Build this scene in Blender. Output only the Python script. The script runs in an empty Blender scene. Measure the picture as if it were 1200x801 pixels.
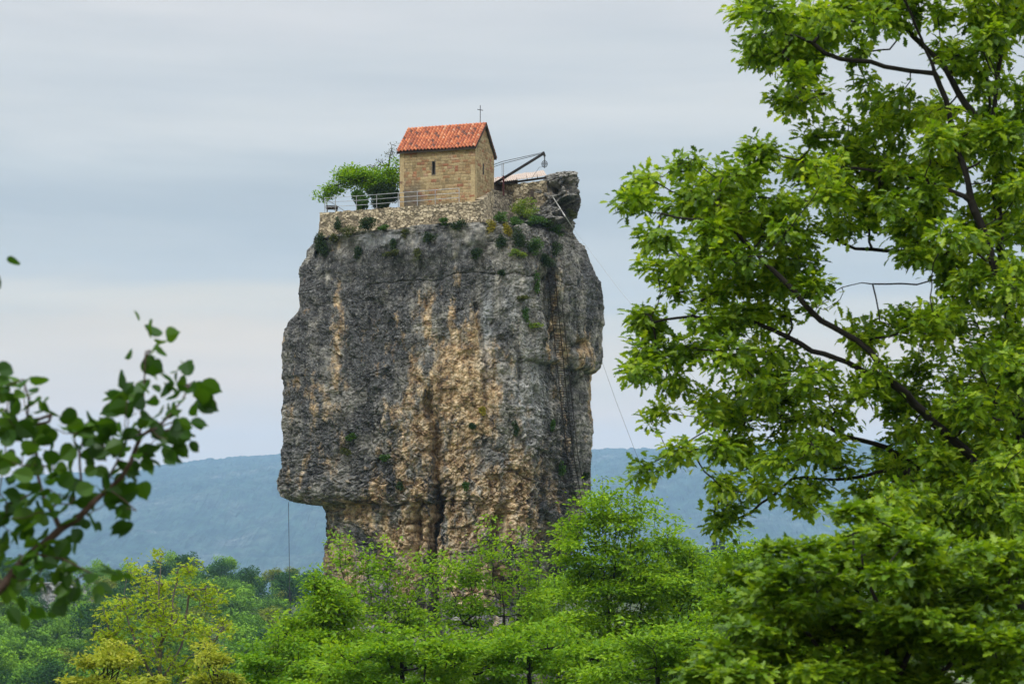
import bpy, math, random
import numpy as np
from mathutils import Vector

R = math.radians
SC = bpy.context.scene
COL = SC.collection

# ------------------------------------------------------------------ camera
CZ = 1.7            # eye height above the slope the photographer stands on
F = 2167.0          # focal length in photo pixels (1200 px wide)
cd = bpy.data.cameras.new("camera")
cam = bpy.data.objects.new("camera", cd)
COL.objects.link(cam)
cam.location = (0, 0, CZ)
cam.rotation_euler = (R(90), 0, 0)
cd.sensor_width = 36
cd.lens = 36 * F / 1200
cd.shift_y = (600 - 400.5) / 1200
cd.clip_start = 0.1
cd.clip_end = 30000
cd.dof.use_dof = True
cd.dof.focus_distance = 133
cd.dof.aperture_fstop = 4.2
SC.camera = cam

# ------------------------------------------------------------------ render, sky, sun
SC.render.engine = 'CYCLES'
SC.cycles.use_denoising = True
SC.cycles.max_bounces = 6
SC.cycles.diffuse_bounces = 3
SC.cycles.transmission_bounces = 4
SC.cycles.transparent_max_bounces = 4
SC.cycles.volume_bounces = 1
SC.view_settings.view_transform = 'Standard'
SC.view_settings.look = 'None'
SC.view_settings.exposure = 0.3
SC.view_settings.gamma = 1.0
SC.view_settings.use_curve_mapping = False

SUN_EL, SUN_AZ = 50, 215     # azimuth clockwise from +Y (view direction): behind the camera, to its left
W = bpy.data.worlds.new("World")
SC.world = W
W.use_nodes = True
nt = W.node_tree
nt.nodes.clear()


def wn(t, **k):
    n = nt.nodes.new(t)
    for a, b in k.items():
        setattr(n, a, b)
    return n


def ramp(tree, stops, interp='LINEAR'):
    n = tree.nodes.new('ShaderNodeValToRGB')
    n.color_ramp.interpolation = interp
    el = n.color_ramp.elements
    while len(el) > 1:
        el.remove(el[-1])
    for i, (p, c) in enumerate(stops):
        e = el[0] if i == 0 else el.new(p)
        e.position = p
        e.color = (*c, 1) if len(c) == 3 else c
    return n


out = wn('ShaderNodeOutputWorld')
bg = wn('ShaderNodeBackground')
bg.inputs['Strength'].default_value = 0.1
sky = wn('ShaderNodeTexSky', sky_type='NISHITA', sun_disc=False,
         sun_elevation=R(SUN_EL), sun_rotation=R(SUN_AZ))
sky.air_density = 1.0
tc = wn('ShaderNodeTexCoord')
sep = wn('ShaderNodeSeparateXYZ')
nt.links.new(tc.outputs['Generated'], sep.inputs[0])
# cloud layer: elevation bands broken up by stretched noise
mp = wn('ShaderNodeMapping')
mp.inputs['Scale'].default_value = (3.2, 3.2, 15)
mp.inputs['Rotation'].default_value = (0, R(2.5), 0)
nt.links.new(tc.outputs['Generated'], mp.inputs[0])
n1 = wn('ShaderNodeTexNoise')
n1.inputs['Scale'].default_value = 1.3
n1.inputs['Detail'].default_value = 6
n1.inputs['Roughness'].default_value = 0.5
n1.inputs['Distortion'].default_value = 0.3
nt.links.new(mp.outputs[0], n1.inputs['Vector'])
ma = wn('ShaderNodeMath', operation='MULTIPLY_ADD')
ma.inputs[1].default_value = 0.09
ma.inputs[2].default_value = -0.045
nt.links.new(n1.outputs['Fac'], ma.inputs[0])
ad = wn('ShaderNodeMath', operation='ADD')
nt.links.new(sep.outputs['Z'], ad.inputs[0])
nt.links.new(ma.outputs[0], ad.inputs[1])


def lin(r, g, b):
    f = lambda c: (c / 255 / 12.92) if c / 255 < 0.04045 else ((c / 255 + 0.055) / 1.055) ** 2.4
    return (f(r), f(g), f(b))


def x10(c, k=1.0):
    return tuple(v * k for v in c)


stops = [(0.0, lin(250, 208, 172)), (0.030, lin(254, 224, 192)), (0.045, lin(250, 219, 184)),
         (0.085, lin(234, 214, 187)), (0.110, lin(218, 209, 192)), (0.135, lin(194, 196, 194)),
         (0.160, lin(181, 186, 188)), (0.185, lin(192, 196, 196)), (0.205, lin(209, 209, 206)),
         (0.235, lin(201, 203, 203)), (0.27, lin(210, 209, 208)), (0.36, lin(206, 207, 208)),
         (0.6, lin(236, 236, 238)), (1.0, lin(255, 252, 248))]
cr = ramp(nt, stops, 'EASE')
nt.links.new(ad.outputs[0], cr.inputs[0])
# fine wisps
mp2 = wn('ShaderNodeMapping')
mp2.inputs['Scale'].default_value = (3, 3, 30)
nt.links.new(tc.outputs['Generated'], mp2.inputs[0])
n2 = wn('ShaderNodeTexNoise')
n2.inputs['Scale'].default_value = 2.0
n2.inputs['Detail'].default_value = 7
nt.links.new(mp2.outputs[0], n2.inputs['Vector'])
r2 = ramp(nt, [(0.3, (0.93, 0.945, 0.96)), (0.7, (1.06, 1.05, 1.04))])
nt.links.new(n2.outputs['Fac'], r2.inputs[0])
mulc = wn('ShaderNodeMix', data_type='RGBA', blend_type='MULTIPLY')
mulc.inputs['Factor'].default_value = 1
nt.links.new(cr.outputs[0], mulc.inputs['A'])
nt.links.new(r2.outputs[0], mulc.inputs['B'])
# brighter towards the zenith, as an overcast sky is
zr = wn('ShaderNodeMapRange')
zr.inputs['From Min'].default_value = 0.3
zr.inputs['From Max'].default_value = 0.9
zr.inputs['To Min'].default_value = 9.4
zr.inputs['To Max'].default_value = 23.0
nt.links.new(sep.outputs['Z'], zr.inputs['Value'])
sc_ = wn('ShaderNodeVectorMath', operation='SCALE')
nt.links.new(mulc.outputs['Result'], sc_.inputs[0])
nt.links.new(zr.outputs[0], sc_.inputs['Scale'])
mx = wn('ShaderNodeMix', data_type='RGBA')
mx.inputs['Factor'].default_value = 0.95
nt.links.new(sky.outputs[0], mx.inputs['A'])
nt.links.new(sc_.outputs[0], mx.inputs['B'])
nt.links.new(mx.outputs['Result'], bg.inputs['Color'])
nt.links.new(bg.outputs[0], out.inputs['Surface'])

sd = bpy.data.lights.new("sun", 'SUN')
sd.energy = 1.5
sd.angle = R(10)
sd.color = (1.0, 0.95, 0.87)
so = bpy.data.objects.new("sun", sd)
COL.objects.link(so)
el, az = R(SUN_EL), R(SUN_AZ)
to_sun = Vector((math.cos(el) * math.sin(az), math.cos(el) * math.cos(az), math.sin(el)))
so.rotation_euler = to_sun.to_track_quat('Z', 'Y').to_euler()
so.location = (0, -20, 60)


# ------------------------------------------------------------------ helpers
def P(px, py, Y):
    return np.array([(px - 600) / F * Y, Y, CZ + (600 - py) / F * Y])


def pix(v):
    return 600 + v[..., 0] / v[..., 1] * F, 600 - (v[..., 2] - CZ) / v[..., 1] * F


def ground_z(x, y):
    x = np.asarray(x, float)
    y = np.asarray(y, float)
    near = -0.121 * y
    s = np.clip((y - 300) / 300, 0, 1)
    s = s * s * (3 - 2 * s)
    hill = -36.5 + 10.5 * s + 1.5 * np.sin(x / 45.0) + 4.0 * np.clip((x - 30) / 80, 0, 1)
    t = np.clip((y - 250) / 60, 0, 1)
    z = near * (1 - t) + hill * t
    d = np.clip((y - 660) / 900, 0, 1)
    z = z * (1 - d) + (-300) * d
    z = np.where(y < 0, 0.03 * -y * -1 + 0, z)
    return z


def hash3(i, j, k, s=0):
    h = (i.astype(np.int64) * 374761393 + j.astype(np.int64) * 668265263 + k.astype(np.int64) * 2147483647 + s * 974634777)
    h = (h ^ (h >> 13)) * 1274126177
    h = h ^ (h >> 16)
    h = (h * 2246822519) & 0xffffffff
    h = h ^ (h >> 15)
    return (h & 0xffffff) / float(0xffffff)


def vnoise(p, s=0):
    f = np.floor(p)
    t = p - f
    t = t * t * t * (t * (t * 6 - 15) + 10)
    i, j, k = f[:, 0], f[:, 1], f[:, 2]
    r = 0
    for a in (0, 1):
        wa = t[:, 0] if a else 1 - t[:, 0]
        for b in (0, 1):
            wb = t[:, 1] if b else 1 - t[:, 1]
            for c in (0, 1):
                wc = t[:, 2] if c else 1 - t[:, 2]
                r = r + wa * wb * wc * hash3(i + a, j + b, k + c, s)
    return r * 2 - 1


def fbm(p, oct=4, s=0, gain=0.5):
    r, a = 0, 1.0
    for o in range(oct):
        r = r + a * vnoise(p * 2.03 ** o + 17.3 * o, s + o)
        a *= gain
    return r


def worley(p, s=0):
    f = np.floor(p)
    F1 = np.full(len(p), 9.0)
    F2 = np.full(len(p), 9.0)
    ID = np.zeros(len(p))
    for a in (-1, 0, 1):
        for b in (-1, 0, 1):
            for c in (-1, 0, 1):
                i, j, k = f[:, 0] + a, f[:, 1] + b, f[:, 2] + c
                hx = hash3(i, j, k, s + 1)
                q = np.stack([i + hx, j + hash3(i, j, k, s + 2), k + hash3(i, j, k, s + 3)], 1)
                d = np.sqrt(((p - q) ** 2).sum(1))
                closer = d < F1
                F2 = np.where(closer, F1, np.minimum(F2, d))
                ID = np.where(closer, hx, ID)
                F1 = np.where(closer, d, F1)
    return F1, F2, ID


def mesh_np(name, V, Fc, smooth=False, attrs=None):
    V = np.ascontiguousarray(V, dtype=np.float32)
    Fc = np.ascontiguousarray(Fc, dtype=np.int32)
    me = bpy.data.meshes.new(name)
    me.vertices.add(len(V))
    me.vertices.foreach_set('co', V.ravel())
    n, k = Fc.shape
    me.loops.add(n * k)
    me.loops.foreach_set('vertex_index', Fc.ravel())
    me.polygons.add(n)
    me.polygons.foreach_set('loop_start', np.arange(0, n * k, k, dtype=np.int32))
    me.polygons.foreach_set('loop_total', np.full(n, k, dtype=np.int32))
    me.polygons.foreach_set('use_smooth', np.full(n, bool(smooth)))
    if attrs:
        for an, av in attrs.items():
            a = me.attributes.new(an, 'FLOAT', 'POINT')
            a.data.foreach_set('value', np.ascontiguousarray(av, dtype=np.float32))
    me.update(calc_edges=True)
    return me


def link(name, me, mat, parent=None, loc=None):
    o = bpy.data.objects.new(name, me)
    COL.objects.link(o)
    if mat:
        me.materials.append(mat)
    if parent:
        o.parent = parent
    if loc is not None:
        o.location = loc
    return o


def tag(o, label=None, cat=None, group=None, kind=None):
    if label:
        o['label'] = label
    if cat:
        o['category'] = cat
    if group:
        o['group'] = group
    if kind:
        o['kind'] = kind
    return o


def thing(name, label, cat, loc=(0, 0, 0), rz=0, group=None):
    o = bpy.data.objects.new(name, None)
    o.empty_display_size = 0.3
    COL.objects.link(o)
    o.location = loc
    o.rotation_euler = (0, 0, rz)
    return tag(o, label, cat, group)


class MB:
    """collects quads/boxes/tubes into one mesh"""
    def __init__(s):
        s.v, s.f, s.n = [], [], 0

    def add(s, V, Fc):
        V = np.asarray(V, float)
        s.v.append(V)
        s.f.append(np.asarray(Fc, int) + s.n)
        s.n += len(V)

    def box(s, c, d, rot=None):
        x, y, z = [h / 2 for h in d]
        V = np.array([(a, b, e) for e in (-z, z) for b in (-y, y) for a in (-x, x)], float)
        if rot is not None:
            V = V @ np.array(rot).T
        s.add(V + np.array(c), [(0, 2, 3, 1), (4, 5, 7, 6), (0, 1, 5, 4), (2, 6, 7, 3), (0, 4, 6, 2), (1, 3, 7, 5)])

    def beam(s, a, b, w, h):
        a, b = np.array(a, float), np.array(b, float)
        d = b - a
        L = np.linalg.norm(d)
        d /= L
        up = np.array([0, 0, 1.0]) if abs(d[2]) < 0.95 else np.array([0, 1.0, 0])
        r = np.cross(d, up); r /= np.linalg.norm(r)
        u = np.cross(r, d)
        s.box((a + b) / 2, (L, w, h), np.stack([d, r, u], 1))

    def tube(s, pts, r, n=6):
        pts = np.asarray(pts, float)
        m = len(pts)
        r = np.broadcast_to(r, (m,))
        T = np.gradient(pts, axis=0)
        T /= np.linalg.norm(T, axis=1)[:, None] + 1e-12
        V = []
        ref = np.array([0, 0, 1.0]) if abs(T[:, 2]).max() < 0.9 else np.array([0.3, 1.0, 0.1])
        for i in range(m):
            a = np.cross(T[i], ref); a /= np.linalg.norm(a) + 1e-12
            b = np.cross(T[i], a)
            for q in range(n):
                t = 2 * math.pi * q / n
                V.append(pts[i] + r[i] * (math.cos(t) * a + math.sin(t) * b))
        Fc = [(i * n + q, i * n + (q + 1) % n, (i + 1) * n + (q + 1) % n, (i + 1) * n + q) for i in range(m - 1) for q in range(n)]
        # end caps as quads around a centre-free fan (n even)
        for base in (0, (m - 1) * n):
            for q in range(1, n - 2, 2):
                Fc.append((base, base + q, base + q + 1, base + (q + 2) % n))
        s.add(V, Fc)

    def grid(s, G):
        a, b, _ = G.shape
        idx = np.arange(a * b).reshape(a, b)
        Fc = np.stack([idx[:-1, :-1], idx[1:, :-1], idx[1:, 1:], idx[:-1, 1:]], -1).reshape(-1, 4)
        s.add(G.reshape(-1, 3), Fc)

    def build(s, name, mat, parent=None, off=(0, 0, 0), smooth=False, attrs=None):
        V = np.concatenate(s.v) - np.array(off, float)
        return link(name, mesh_np(name, V, np.concatenate(s.f), smooth, attrs), mat, parent)


# ------------------------------------------------------------------ materials
def newmat(name):
    m = bpy.data.materials.new(name)
    m.use_nodes = True
    t = m.node_tree
    t.nodes.clear()
    o = t.nodes.new('ShaderNodeOutputMaterial')
    return m, t, o


def N(t, ty, ins=None, **k):
    n = t.nodes.new(ty)
    for a, b in k.items():
        setattr(n, a, b)
    for a, b in (ins or {}).items():
        if isinstance(b, bpy.types.NodeSocket):
            t.links.new(b, n.inputs[a])
        else:
            n.inputs[a].default_value = b
    return n


def mixc(t, f, a, b, bt='MIX'):
    n = t.nodes.new('ShaderNodeMix')
    n.data_type = 'RGBA'
    n.blend_type = bt
    for key, v in (('Factor', f), ('A', a), ('B', b)):
        if isinstance(v, bpy.types.NodeSocket):
            t.links.new(v, n.inputs[key])
        else:
            n.inputs[key].default_value = v if key == 'Factor' else (*v, 1)
    return n.outputs['Result']


def simple(name, col, rough=0.8, metal=0.0, var=0.25, scale=3.0, bump=0.0):
    m, t, o = newmat(name)
    c = N(t, 'ShaderNodeTexCoord')
    n = N(t, 'ShaderNodeTexNoise', {'Vector': c.outputs['Object'], 'Scale': scale, 'Detail': 5.0})
    r = ramp(t, [(0.3, tuple(v * (1 - var) for v in col)), (0.7, tuple(v * (1 + var) for v in col))])
    t.links.new(n.outputs['Fac'], r.inputs[0])
    p = N(t, 'ShaderNodeBsdfPrincipled', {'Base Color': r.outputs[0], 'Roughness': rough, 'Metallic': metal})
    if bump:
        b = N(t, 'ShaderNodeBump', {'Height': n.outputs['Fac'], 'Strength': 0.6, 'Distance': bump})
        t.links.new(b.outputs[0], p.inputs['Normal'])
    t.links.new(p.outputs[0], o.inputs[0])
    return m


def leafmat(name, stops, trans=0.45, tcol=1.25, nscale=0.5, gloss=0.05):
    m, t, o = newmat(name)
    g = N(t, 'ShaderNodeNewGeometry')
    c = N(t, 'ShaderNodeTexCoord')
    n = N(t, 'ShaderNodeTexNoise', {'Vector': c.outputs['Object'], 'Scale': nscale, 'Detail': 2.0})
    a = N(t, 'ShaderNodeMath', {0: g.outputs['Random Per Island'], 1: 0.6}, operation='MULTIPLY')
    b = N(t, 'ShaderNodeMath', {0: n.outputs['Fac'], 1: 0.9, 2: a.outputs[0]}, operation='MULTIPLY_ADD')
    b2 = N(t, 'ShaderNodeMath', {0: b.outputs[0], 1: 0.25}, operation='SUBTRACT')
    r = ramp(t, stops)
    t.links.new(b2.outputs[0], r.inputs[0])
    d = N(t, 'ShaderNodeBsdfDiffuse', {'Color': r.outputs[0]})
    hs = N(t, 'ShaderNodeMix', {'Factor': 1.0, 'A': r.outputs[0]}, data_type='RGBA', blend_type='MULTIPLY')
    hs.inputs['B'].default_value = (tcol * 1.05, tcol, tcol * 0.45, 1)
    tr = N(t, 'ShaderNodeBsdfTranslucent', {'Color': hs.outputs['Result']})
    m1 = N(t, 'ShaderNodeMixShader', {0: trans, 1: d.outputs[0], 2: tr.outputs[0]})
    gl = N(t, 'ShaderNodeBsdfGlossy', {'Color': (0.8, 0.9, 0.9, 1), 'Roughness': 0.42})
    m2 = N(t, 'ShaderNodeMixShader', {0: gloss, 1: m1.outputs[0], 2: gl.outputs[0]})
    t.links.new(m2.outputs[0], o.inputs[0])
    return m


LEAF_RIGHT = leafmat('oak_leaves', [(0.1, (0.035, 0.08, 0.004)), (0.38, (0.12, 0.24, 0.008)), (0.62, (0.25, 0.39, 0.014)), (0.9, (0.42, 0.54, 0.03))], 0.5, nscale=1.3, gloss=0.03)
LEAF_BUSH = leafmat('maple_leaves', [(0.1, (0.035, 0.085, 0.004)), (0.45, (0.105, 0.215, 0.007)), (0.9, (0.30, 0.44, 0.02))], 0.45, nscale=1.5, gloss=0.03)
LEAF_MID = leafmat('hornbeam_leaves', [(0.1, (0.055, 0.14, 0.006)), (0.5, (0.17, 0.33, 0.011)), (0.9, (0.33, 0.50, 0.02))], 0.45, nscale=0.35, gloss=0.015)
LEAF_MID2 = leafmat('lime_leaves', [(0.1, (0.07, 0.19, 0.008)), (0.5, (0.17, 0.33, 0.012)), (0.9, (0.31, 0.46, 0.02))], 0.45, nscale=0.35, gloss=0.015)
LEAF_YEL = leafmat('flowering_maple_leaves', [(0.1, (0.17, 0.28, 0.01)), (0.5, (0.31, 0.43, 0.02)), (0.9, (0.48, 0.54, 0.05))], 0.4, gloss=0.01)
LEAF_YEL2 = leafmat('yellow_blossom_leaves', [(0.1, (0.16, 0.22, 0.02)), (0.5, (0.32, 0.38, 0.04)), (0.9, (0.50, 0.50, 0.09))], 0.4, gloss=0.01)
LEAF_HAZEL = leafmat('hazel_leaves', [(0.1, (0.018, 0.055, 0.005)), (0.5, (0.035, 0.10, 0.007)), (0.9, (0.09, 0.19, 0.012))], 0.4, nscale=2, gloss=0.02)
LEAF_FARS = [leafmat('far_foliage', [(0.1, (0.05, 0.14, 0.010)), (0.5, (0.115, 0.25, 0.015)), (0.9, (0.18, 0.34, 0.02))], 0.12, nscale=0.2, gloss=0.01),
             leafmat('far_foliage_fresh', [(0.1, (0.08, 0.20, 0.010)), (0.5, (0.17, 0.34, 0.015)), (0.9, (0.26, 0.43, 0.022))], 0.12, nscale=0.2, gloss=0.01),
             leafmat('far_foliage_olive', [(0.1, (0.10, 0.15, 0.015)), (0.5, (0.19, 0.24, 0.02)), (0.9, (0.27, 0.31, 0.03))], 0.12, nscale=0.2, gloss=0.01),
             leafmat('far_foliage_deep', [(0.1, (0.015, 0.055, 0.010)), (0.5, (0.03, 0.10, 0.014)), (0.9, (0.06, 0.15, 0.02))], 0.12, nscale=0.2, gloss=0.01)]
PINE = leafmat('pine_needles', [(0.1, (0.012, 0.03, 0.014)), (0.5, (0.02, 0.05, 0.02)), (0.9, (0.035, 0.075, 0.03))], 0.1, nscale=0.3)
SHRUB_DARK = leafmat('juniper_leaves', [(0.1, (0.015, 0.035, 0.012)), (0.5, (0.03, 0.06, 0.02)), (0.9, (0.06, 0.10, 0.03))], 0.2, nscale=2, gloss=0.02)
SHRUB_GREEN = leafmat('ledge_leaves', [(0.1, (0.03, 0.075, 0.015)), (0.5, (0.055, 0.13, 0.02)), (0.9, (0.10, 0.2, 0.03))], 0.3, nscale=2, gloss=0.02)
SHRUB_BRIGHT = leafmat('bright_ledge_leaves', [(0.1, (0.08, 0.16, 0.015)), (0.5, (0.16, 0.26, 0.025)), (0.9, (0.27, 0.34, 0.04))], 0.4, nscale=2, gloss=0.02)
SHRUB_YEL = leafmat('yellow_ledge_flowers', [(0.1, (0.16, 0.17, 0.02)), (0.5, (0.32, 0.29, 0.03)), (0.9, (0.5, 0.42, 0.04))], 0.3, nscale=2, gloss=0.02)
SHRUB_OLIVE = leafmat('olive_ledge_leaves', [(0.1, (0.05, 0.06, 0.02)), (0.5, (0.09, 0.11, 0.035)), (0.9, (0.14, 0.16, 0.05))], 0.25, nscale=2, gloss=0.02)
BARK = simple('dark_bark', (0.014, 0.012, 0.010), 0.95, var=0.5, scale=9, bump=0.02)
BARK_PALE = simple('grey_bark', (0.13, 0.11, 0.09), 0.95, var=0.4, scale=9, bump=0.02)
BARK_RED = simple('brown_twig_bark', (0.06, 0.035, 0.025), 0.8, var=0.4, scale=30)
STEEL = simple('painted_black_steel', (0.02, 0.02, 0.022), 0.5, 0.3)
RUST = simple('rusty_steel', (0.02, 0.014, 0.012), 0.8, 0.2, var=0.5, scale=12)
REDSTEEL = simple('dark_red_steel', (0.075, 0.018, 0.02), 0.6, 0.2)
GALV = simple('galvanised_steel', (0.32, 0.34, 0.36), 0.45, 0.5)
ROPE = simple('dark_rope', (0.03, 0.03, 0.035), 0.9)
ROPEPALE = simple('pale_rope', (0.42, 0.43, 0.42), 0.9)
DARKWOOD = simple('dark_wood', (0.06, 0.045, 0.035), 0.9, var=0.4)
WEATHERED_WOOD = simple('weathered_boards', (0.10, 0.085, 0.07), 0.9, var=0.4)  # plain grey-brown board colour for window reveals and cornice
PANE = simple('dark_window_glass', (0.02, 0.022, 0.028), 0.3)


def rock_material():
    m, t, o = newmat('limestone')
    c = N(t, 'ShaderNodeTexCoord')
    obj = c.outputs['Object']
    A = lambda n: N(t, 'ShaderNodeAttribute', attribute_name=n).outputs['Fac']
    och, drk, lit = A('ochre'), A('dark'), A('pale')
    base_n = N(t, 'ShaderNodeTexNoise', {'Vector': obj, 'Scale': 0.9, 'Detail': 9.0, 'Roughness': 0.68})
    base = ramp(t, [(0.32, (0.085, 0.085, 0.085)), (0.5, (0.205, 0.205, 0.19)), (0.66, (0.42, 0.41, 0.375))])
    t.links.new(base_n.outputs['Fac'], base.inputs[0])
    # black biofilm, running down in streaks, plus shade painted into the clefts
    ms = N(t, 'ShaderNodeMapping', {'Vector': obj, 'Scale': (1.3, 1.3, 0.16)})
    st = N(t, 'ShaderNodeTexNoise', {'Vector': ms.outputs[0], 'Scale': 1.0, 'Detail': 6.0, 'Roughness': 0.62})
    bl = N(t, 'ShaderNodeTexNoise', {'Vector': obj, 'Scale': 0.33, 'Detail': 8.0, 'Roughness': 0.66})
    s1 = N(t, 'ShaderNodeMath', {0: bl.outputs['Fac'], 1: 1.7, 2: st.outputs['Fac']}, operation='MULTIPLY_ADD')
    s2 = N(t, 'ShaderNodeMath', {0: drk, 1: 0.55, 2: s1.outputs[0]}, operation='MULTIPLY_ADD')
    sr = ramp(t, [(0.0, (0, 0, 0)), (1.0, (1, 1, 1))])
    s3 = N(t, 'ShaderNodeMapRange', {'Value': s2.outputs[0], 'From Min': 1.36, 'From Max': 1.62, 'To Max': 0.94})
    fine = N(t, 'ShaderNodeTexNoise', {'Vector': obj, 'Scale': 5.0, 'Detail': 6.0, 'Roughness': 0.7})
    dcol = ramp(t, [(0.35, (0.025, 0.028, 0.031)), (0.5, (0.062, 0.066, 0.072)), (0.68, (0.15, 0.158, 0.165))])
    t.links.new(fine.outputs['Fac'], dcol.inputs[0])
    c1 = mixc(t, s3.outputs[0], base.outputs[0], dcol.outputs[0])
    # fresh ochre limestone
    mo = N(t, 'ShaderNodeMapping', {'Vector': obj, 'Scale': (1.0, 1.0, 0.42), 'Location': (3, 7, 1)})
    on = N(t, 'ShaderNodeTexNoise', {'Vector': mo.outputs[0], 'Scale': 0.8, 'Detail': 8.0, 'Roughness': 0.7})
    on3 = N(t, 'ShaderNodeMath', {0: on.outputs['Fac'], 1: 2.6, 2: -1.3}, operation='MULTIPLY_ADD')
    o1 = N(t, 'ShaderNodeMath', {0: och, 1: 0.70, 2: on3.outputs[0]}, operation='MULTIPLY_ADD')
    o2 = N(t, 'ShaderNodeMapRange', {'Value': o1.outputs[0], 'From Min': 0.28, 'From Max': 0.56, 'To Max': 0.92})
    oc = ramp(t, [(0.34, (0.10, 0.075, 0.055)), (0.42, (0.25, 0.16, 0.085)), (0.49, (0.42, 0.305, 0.17)), (0.59, (0.56, 0.45, 0.30)), (0.8, (0.66, 0.60, 0.50))])
    on2 = N(t, 'ShaderNodeTexNoise', {'Vector': obj, 'Scale': 1.6, 'Detail': 7.0, 'Roughness': 0.66})
    t.links.new(on2.outputs['Fac'], oc.inputs[0])
    c2 = mixc(t, o2.outputs[0], c1, oc.outputs[0])
    # pale blue-grey wash
    l1 = N(t, 'ShaderNodeMath', {0: lit, 1: st.outputs['Fac']}, operation='MULTIPLY')
    l2 = N(t, 'ShaderNodeMapRange', {'Value': l1.outputs[0], 'From Min': 0.25, 'From Max': 0.6, 'To Max': 0.75})
    c3 = mixc(t, l2.outputs[0], c2, (0.36, 0.39, 0.41))
    # pits and pores
    vo = N(t, 'ShaderNodeTexVoronoi', {'Vector': obj, 'Scale': 3.4, 'Randomness': 1.0}, feature='F1')
    pn = N(t, 'ShaderNodeTexNoise', {'Vector': obj, 'Scale': 7.0, 'Detail': 4.0})
    pit = N(t, 'ShaderNodeMath', {0: vo.outputs['Distance'], 1: pn.outputs['Fac']}, operation='MULTIPLY')
    pr = ramp(t, [(0.03, (0.45, 0.45, 0.45)), (0.13, (1, 1, 1))])
    t.links.new(pit.outputs[0], pr.inputs[0])
    c4 = mixc(t, 0.75, c3, pr.outputs[0], 'MULTIPLY')
    sp = N(t, 'ShaderNodeTexNoise', {'Vector': obj, 'Scale': 2.4, 'Detail': 12.0, 'Roughness': 0.78})
    spr = ramp(t, [(0.37, (0.26, 0.26, 0.26)), (0.47, (0.82, 0.82, 0.81)), (0.61, (1.42, 1.40, 1.37))])
    t.links.new(sp.outputs['Fac'], spr.inputs[0])
    c4 = mixc(t, 0.9, c4, spr.outputs[0], 'MULTIPLY')
    mv = N(t, 'ShaderNodeMapping', {'Vector': obj, 'Scale': (2.6, 2.6, 0.13), 'Location': (5, 2, 9)})
    vs = N(t, 'ShaderNodeTexNoise', {'Vector': mv.outputs[0], 'Scale': 1.0, 'Detail': 5.0, 'Roughness': 0.6})
    vr = ramp(t, [(0.36, (0.42, 0.42, 0.43)), (0.5, (0.95, 0.95, 0.95)), (0.66, (1.22, 1.21, 1.2))])
    t.links.new(vs.outputs['Fac'], vr.inputs[0])
    c4 = mixc(t, 0.7, c4, vr.outputs[0], 'MULTIPLY')
    # pale lichen specks
    ln = N(t, 'ShaderNodeTexNoise', {'Vector': obj, 'Scale': 11.0, 'Detail': 3.0, 'Roughness': 0.6})
    lr = ramp(t, [(0.60, (0, 0, 0)), (0.70, (0.7, 0.7, 0.7))])
    t.links.new(ln.outputs['Fac'], lr.inputs[0])
    c5 = mixc(t, lr.outputs[0], c4, (0.45, 0.45, 0.41))
    bsum = N(t, 'ShaderNodeMath', {0: fine.outputs['Fac'], 1: 0.6, 2: base_n.outputs['Fac']}, operation='MULTIPLY_ADD')
    b1 = N(t, 'ShaderNodeBump', {'Height': bsum.outputs[0], 'Strength': 0.8, 'Distance': 0.06})
    b2 = N(t, 'ShaderNodeBump', {'Height': pr.outputs[0], 'Strength': 0.6, 'Distance': 0.06, 'Normal': b1.outputs[0]})
    p = N(t, 'ShaderNodeBsdfPrincipled', {'Base Color': c5, 'Roughness': 0.92, 'Normal': b2.outputs[0]})
    p.inputs['Specular IOR Level'].default_value = 0.25
    t.links.new(p.outputs[0], o.inputs[0])
    return m


def masonry_material(name, stops, mortar, bumpd=0.03, mlo=0.02, mhi=0.09):
    m, t, o = newmat(name)
    c = N(t, 'ShaderNodeTexCoord')
    obj = c.outputs['Object']
    A = lambda n: N(t, 'ShaderNodeAttribute', attribute_name=n).outputs['Fac']
    r = ramp(t, stops)
    t.links.new(A('stone'), r.inputs[0])
    n = N(t, 'ShaderNodeTexNoise', {'Vector': obj, 'Scale': 7.0, 'Detail': 6.0, 'Roughness': 0.7})
    v = ramp(t, [(0.3, (0.62, 0.60, 0.58)), (0.7, (1.25, 1.22, 1.18))])
    t.links.new(n.outputs['Fac'], v.inputs[0])
    c1 = mixc(t, 1.0, r.outputs[0], v.outputs[0], 'MULTIPLY')
    e = N(t, 'ShaderNodeMapRange', {'Value': A('edge'), 'From Min': mlo, 'From Max': mhi})
    c2 = mixc(t, e.outputs[0], mortar, c1)
    # rain streaks and soot
    n3 = N(t, 'ShaderNodeTexNoise', {'Vector': obj, 'Scale': 0.8, 'Detail': 6.0, 'Roughness': 0.65})
    s = ramp(t, [(0.4, (1, 1, 1)), (0.62, (0.62, 0.6, 0.57))])
    t.links.new(n3.outputs['Fac'], s.inputs[0])
    c3 = mixc(t, 0.6, c2, s.outputs[0], 'MULTIPLY')
    st = A('soot')
    c4 = mixc(t, st, c3, (0.075, 0.072, 0.068))
    b = N(t, 'ShaderNodeBump', {'Height': n.outputs['Fac'], 'Strength': 0.8, 'Distance': bumpd})
    p = N(t, 'ShaderNodeBsdfPrincipled', {'Base Color': c4, 'Roughness': 0.9, 'Normal': b.outputs[0]})
    p.inputs['Specular IOR Level'].default_value = 0.2
    t.links.new(p.outputs[0], o.inputs[0])
    return m


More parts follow.
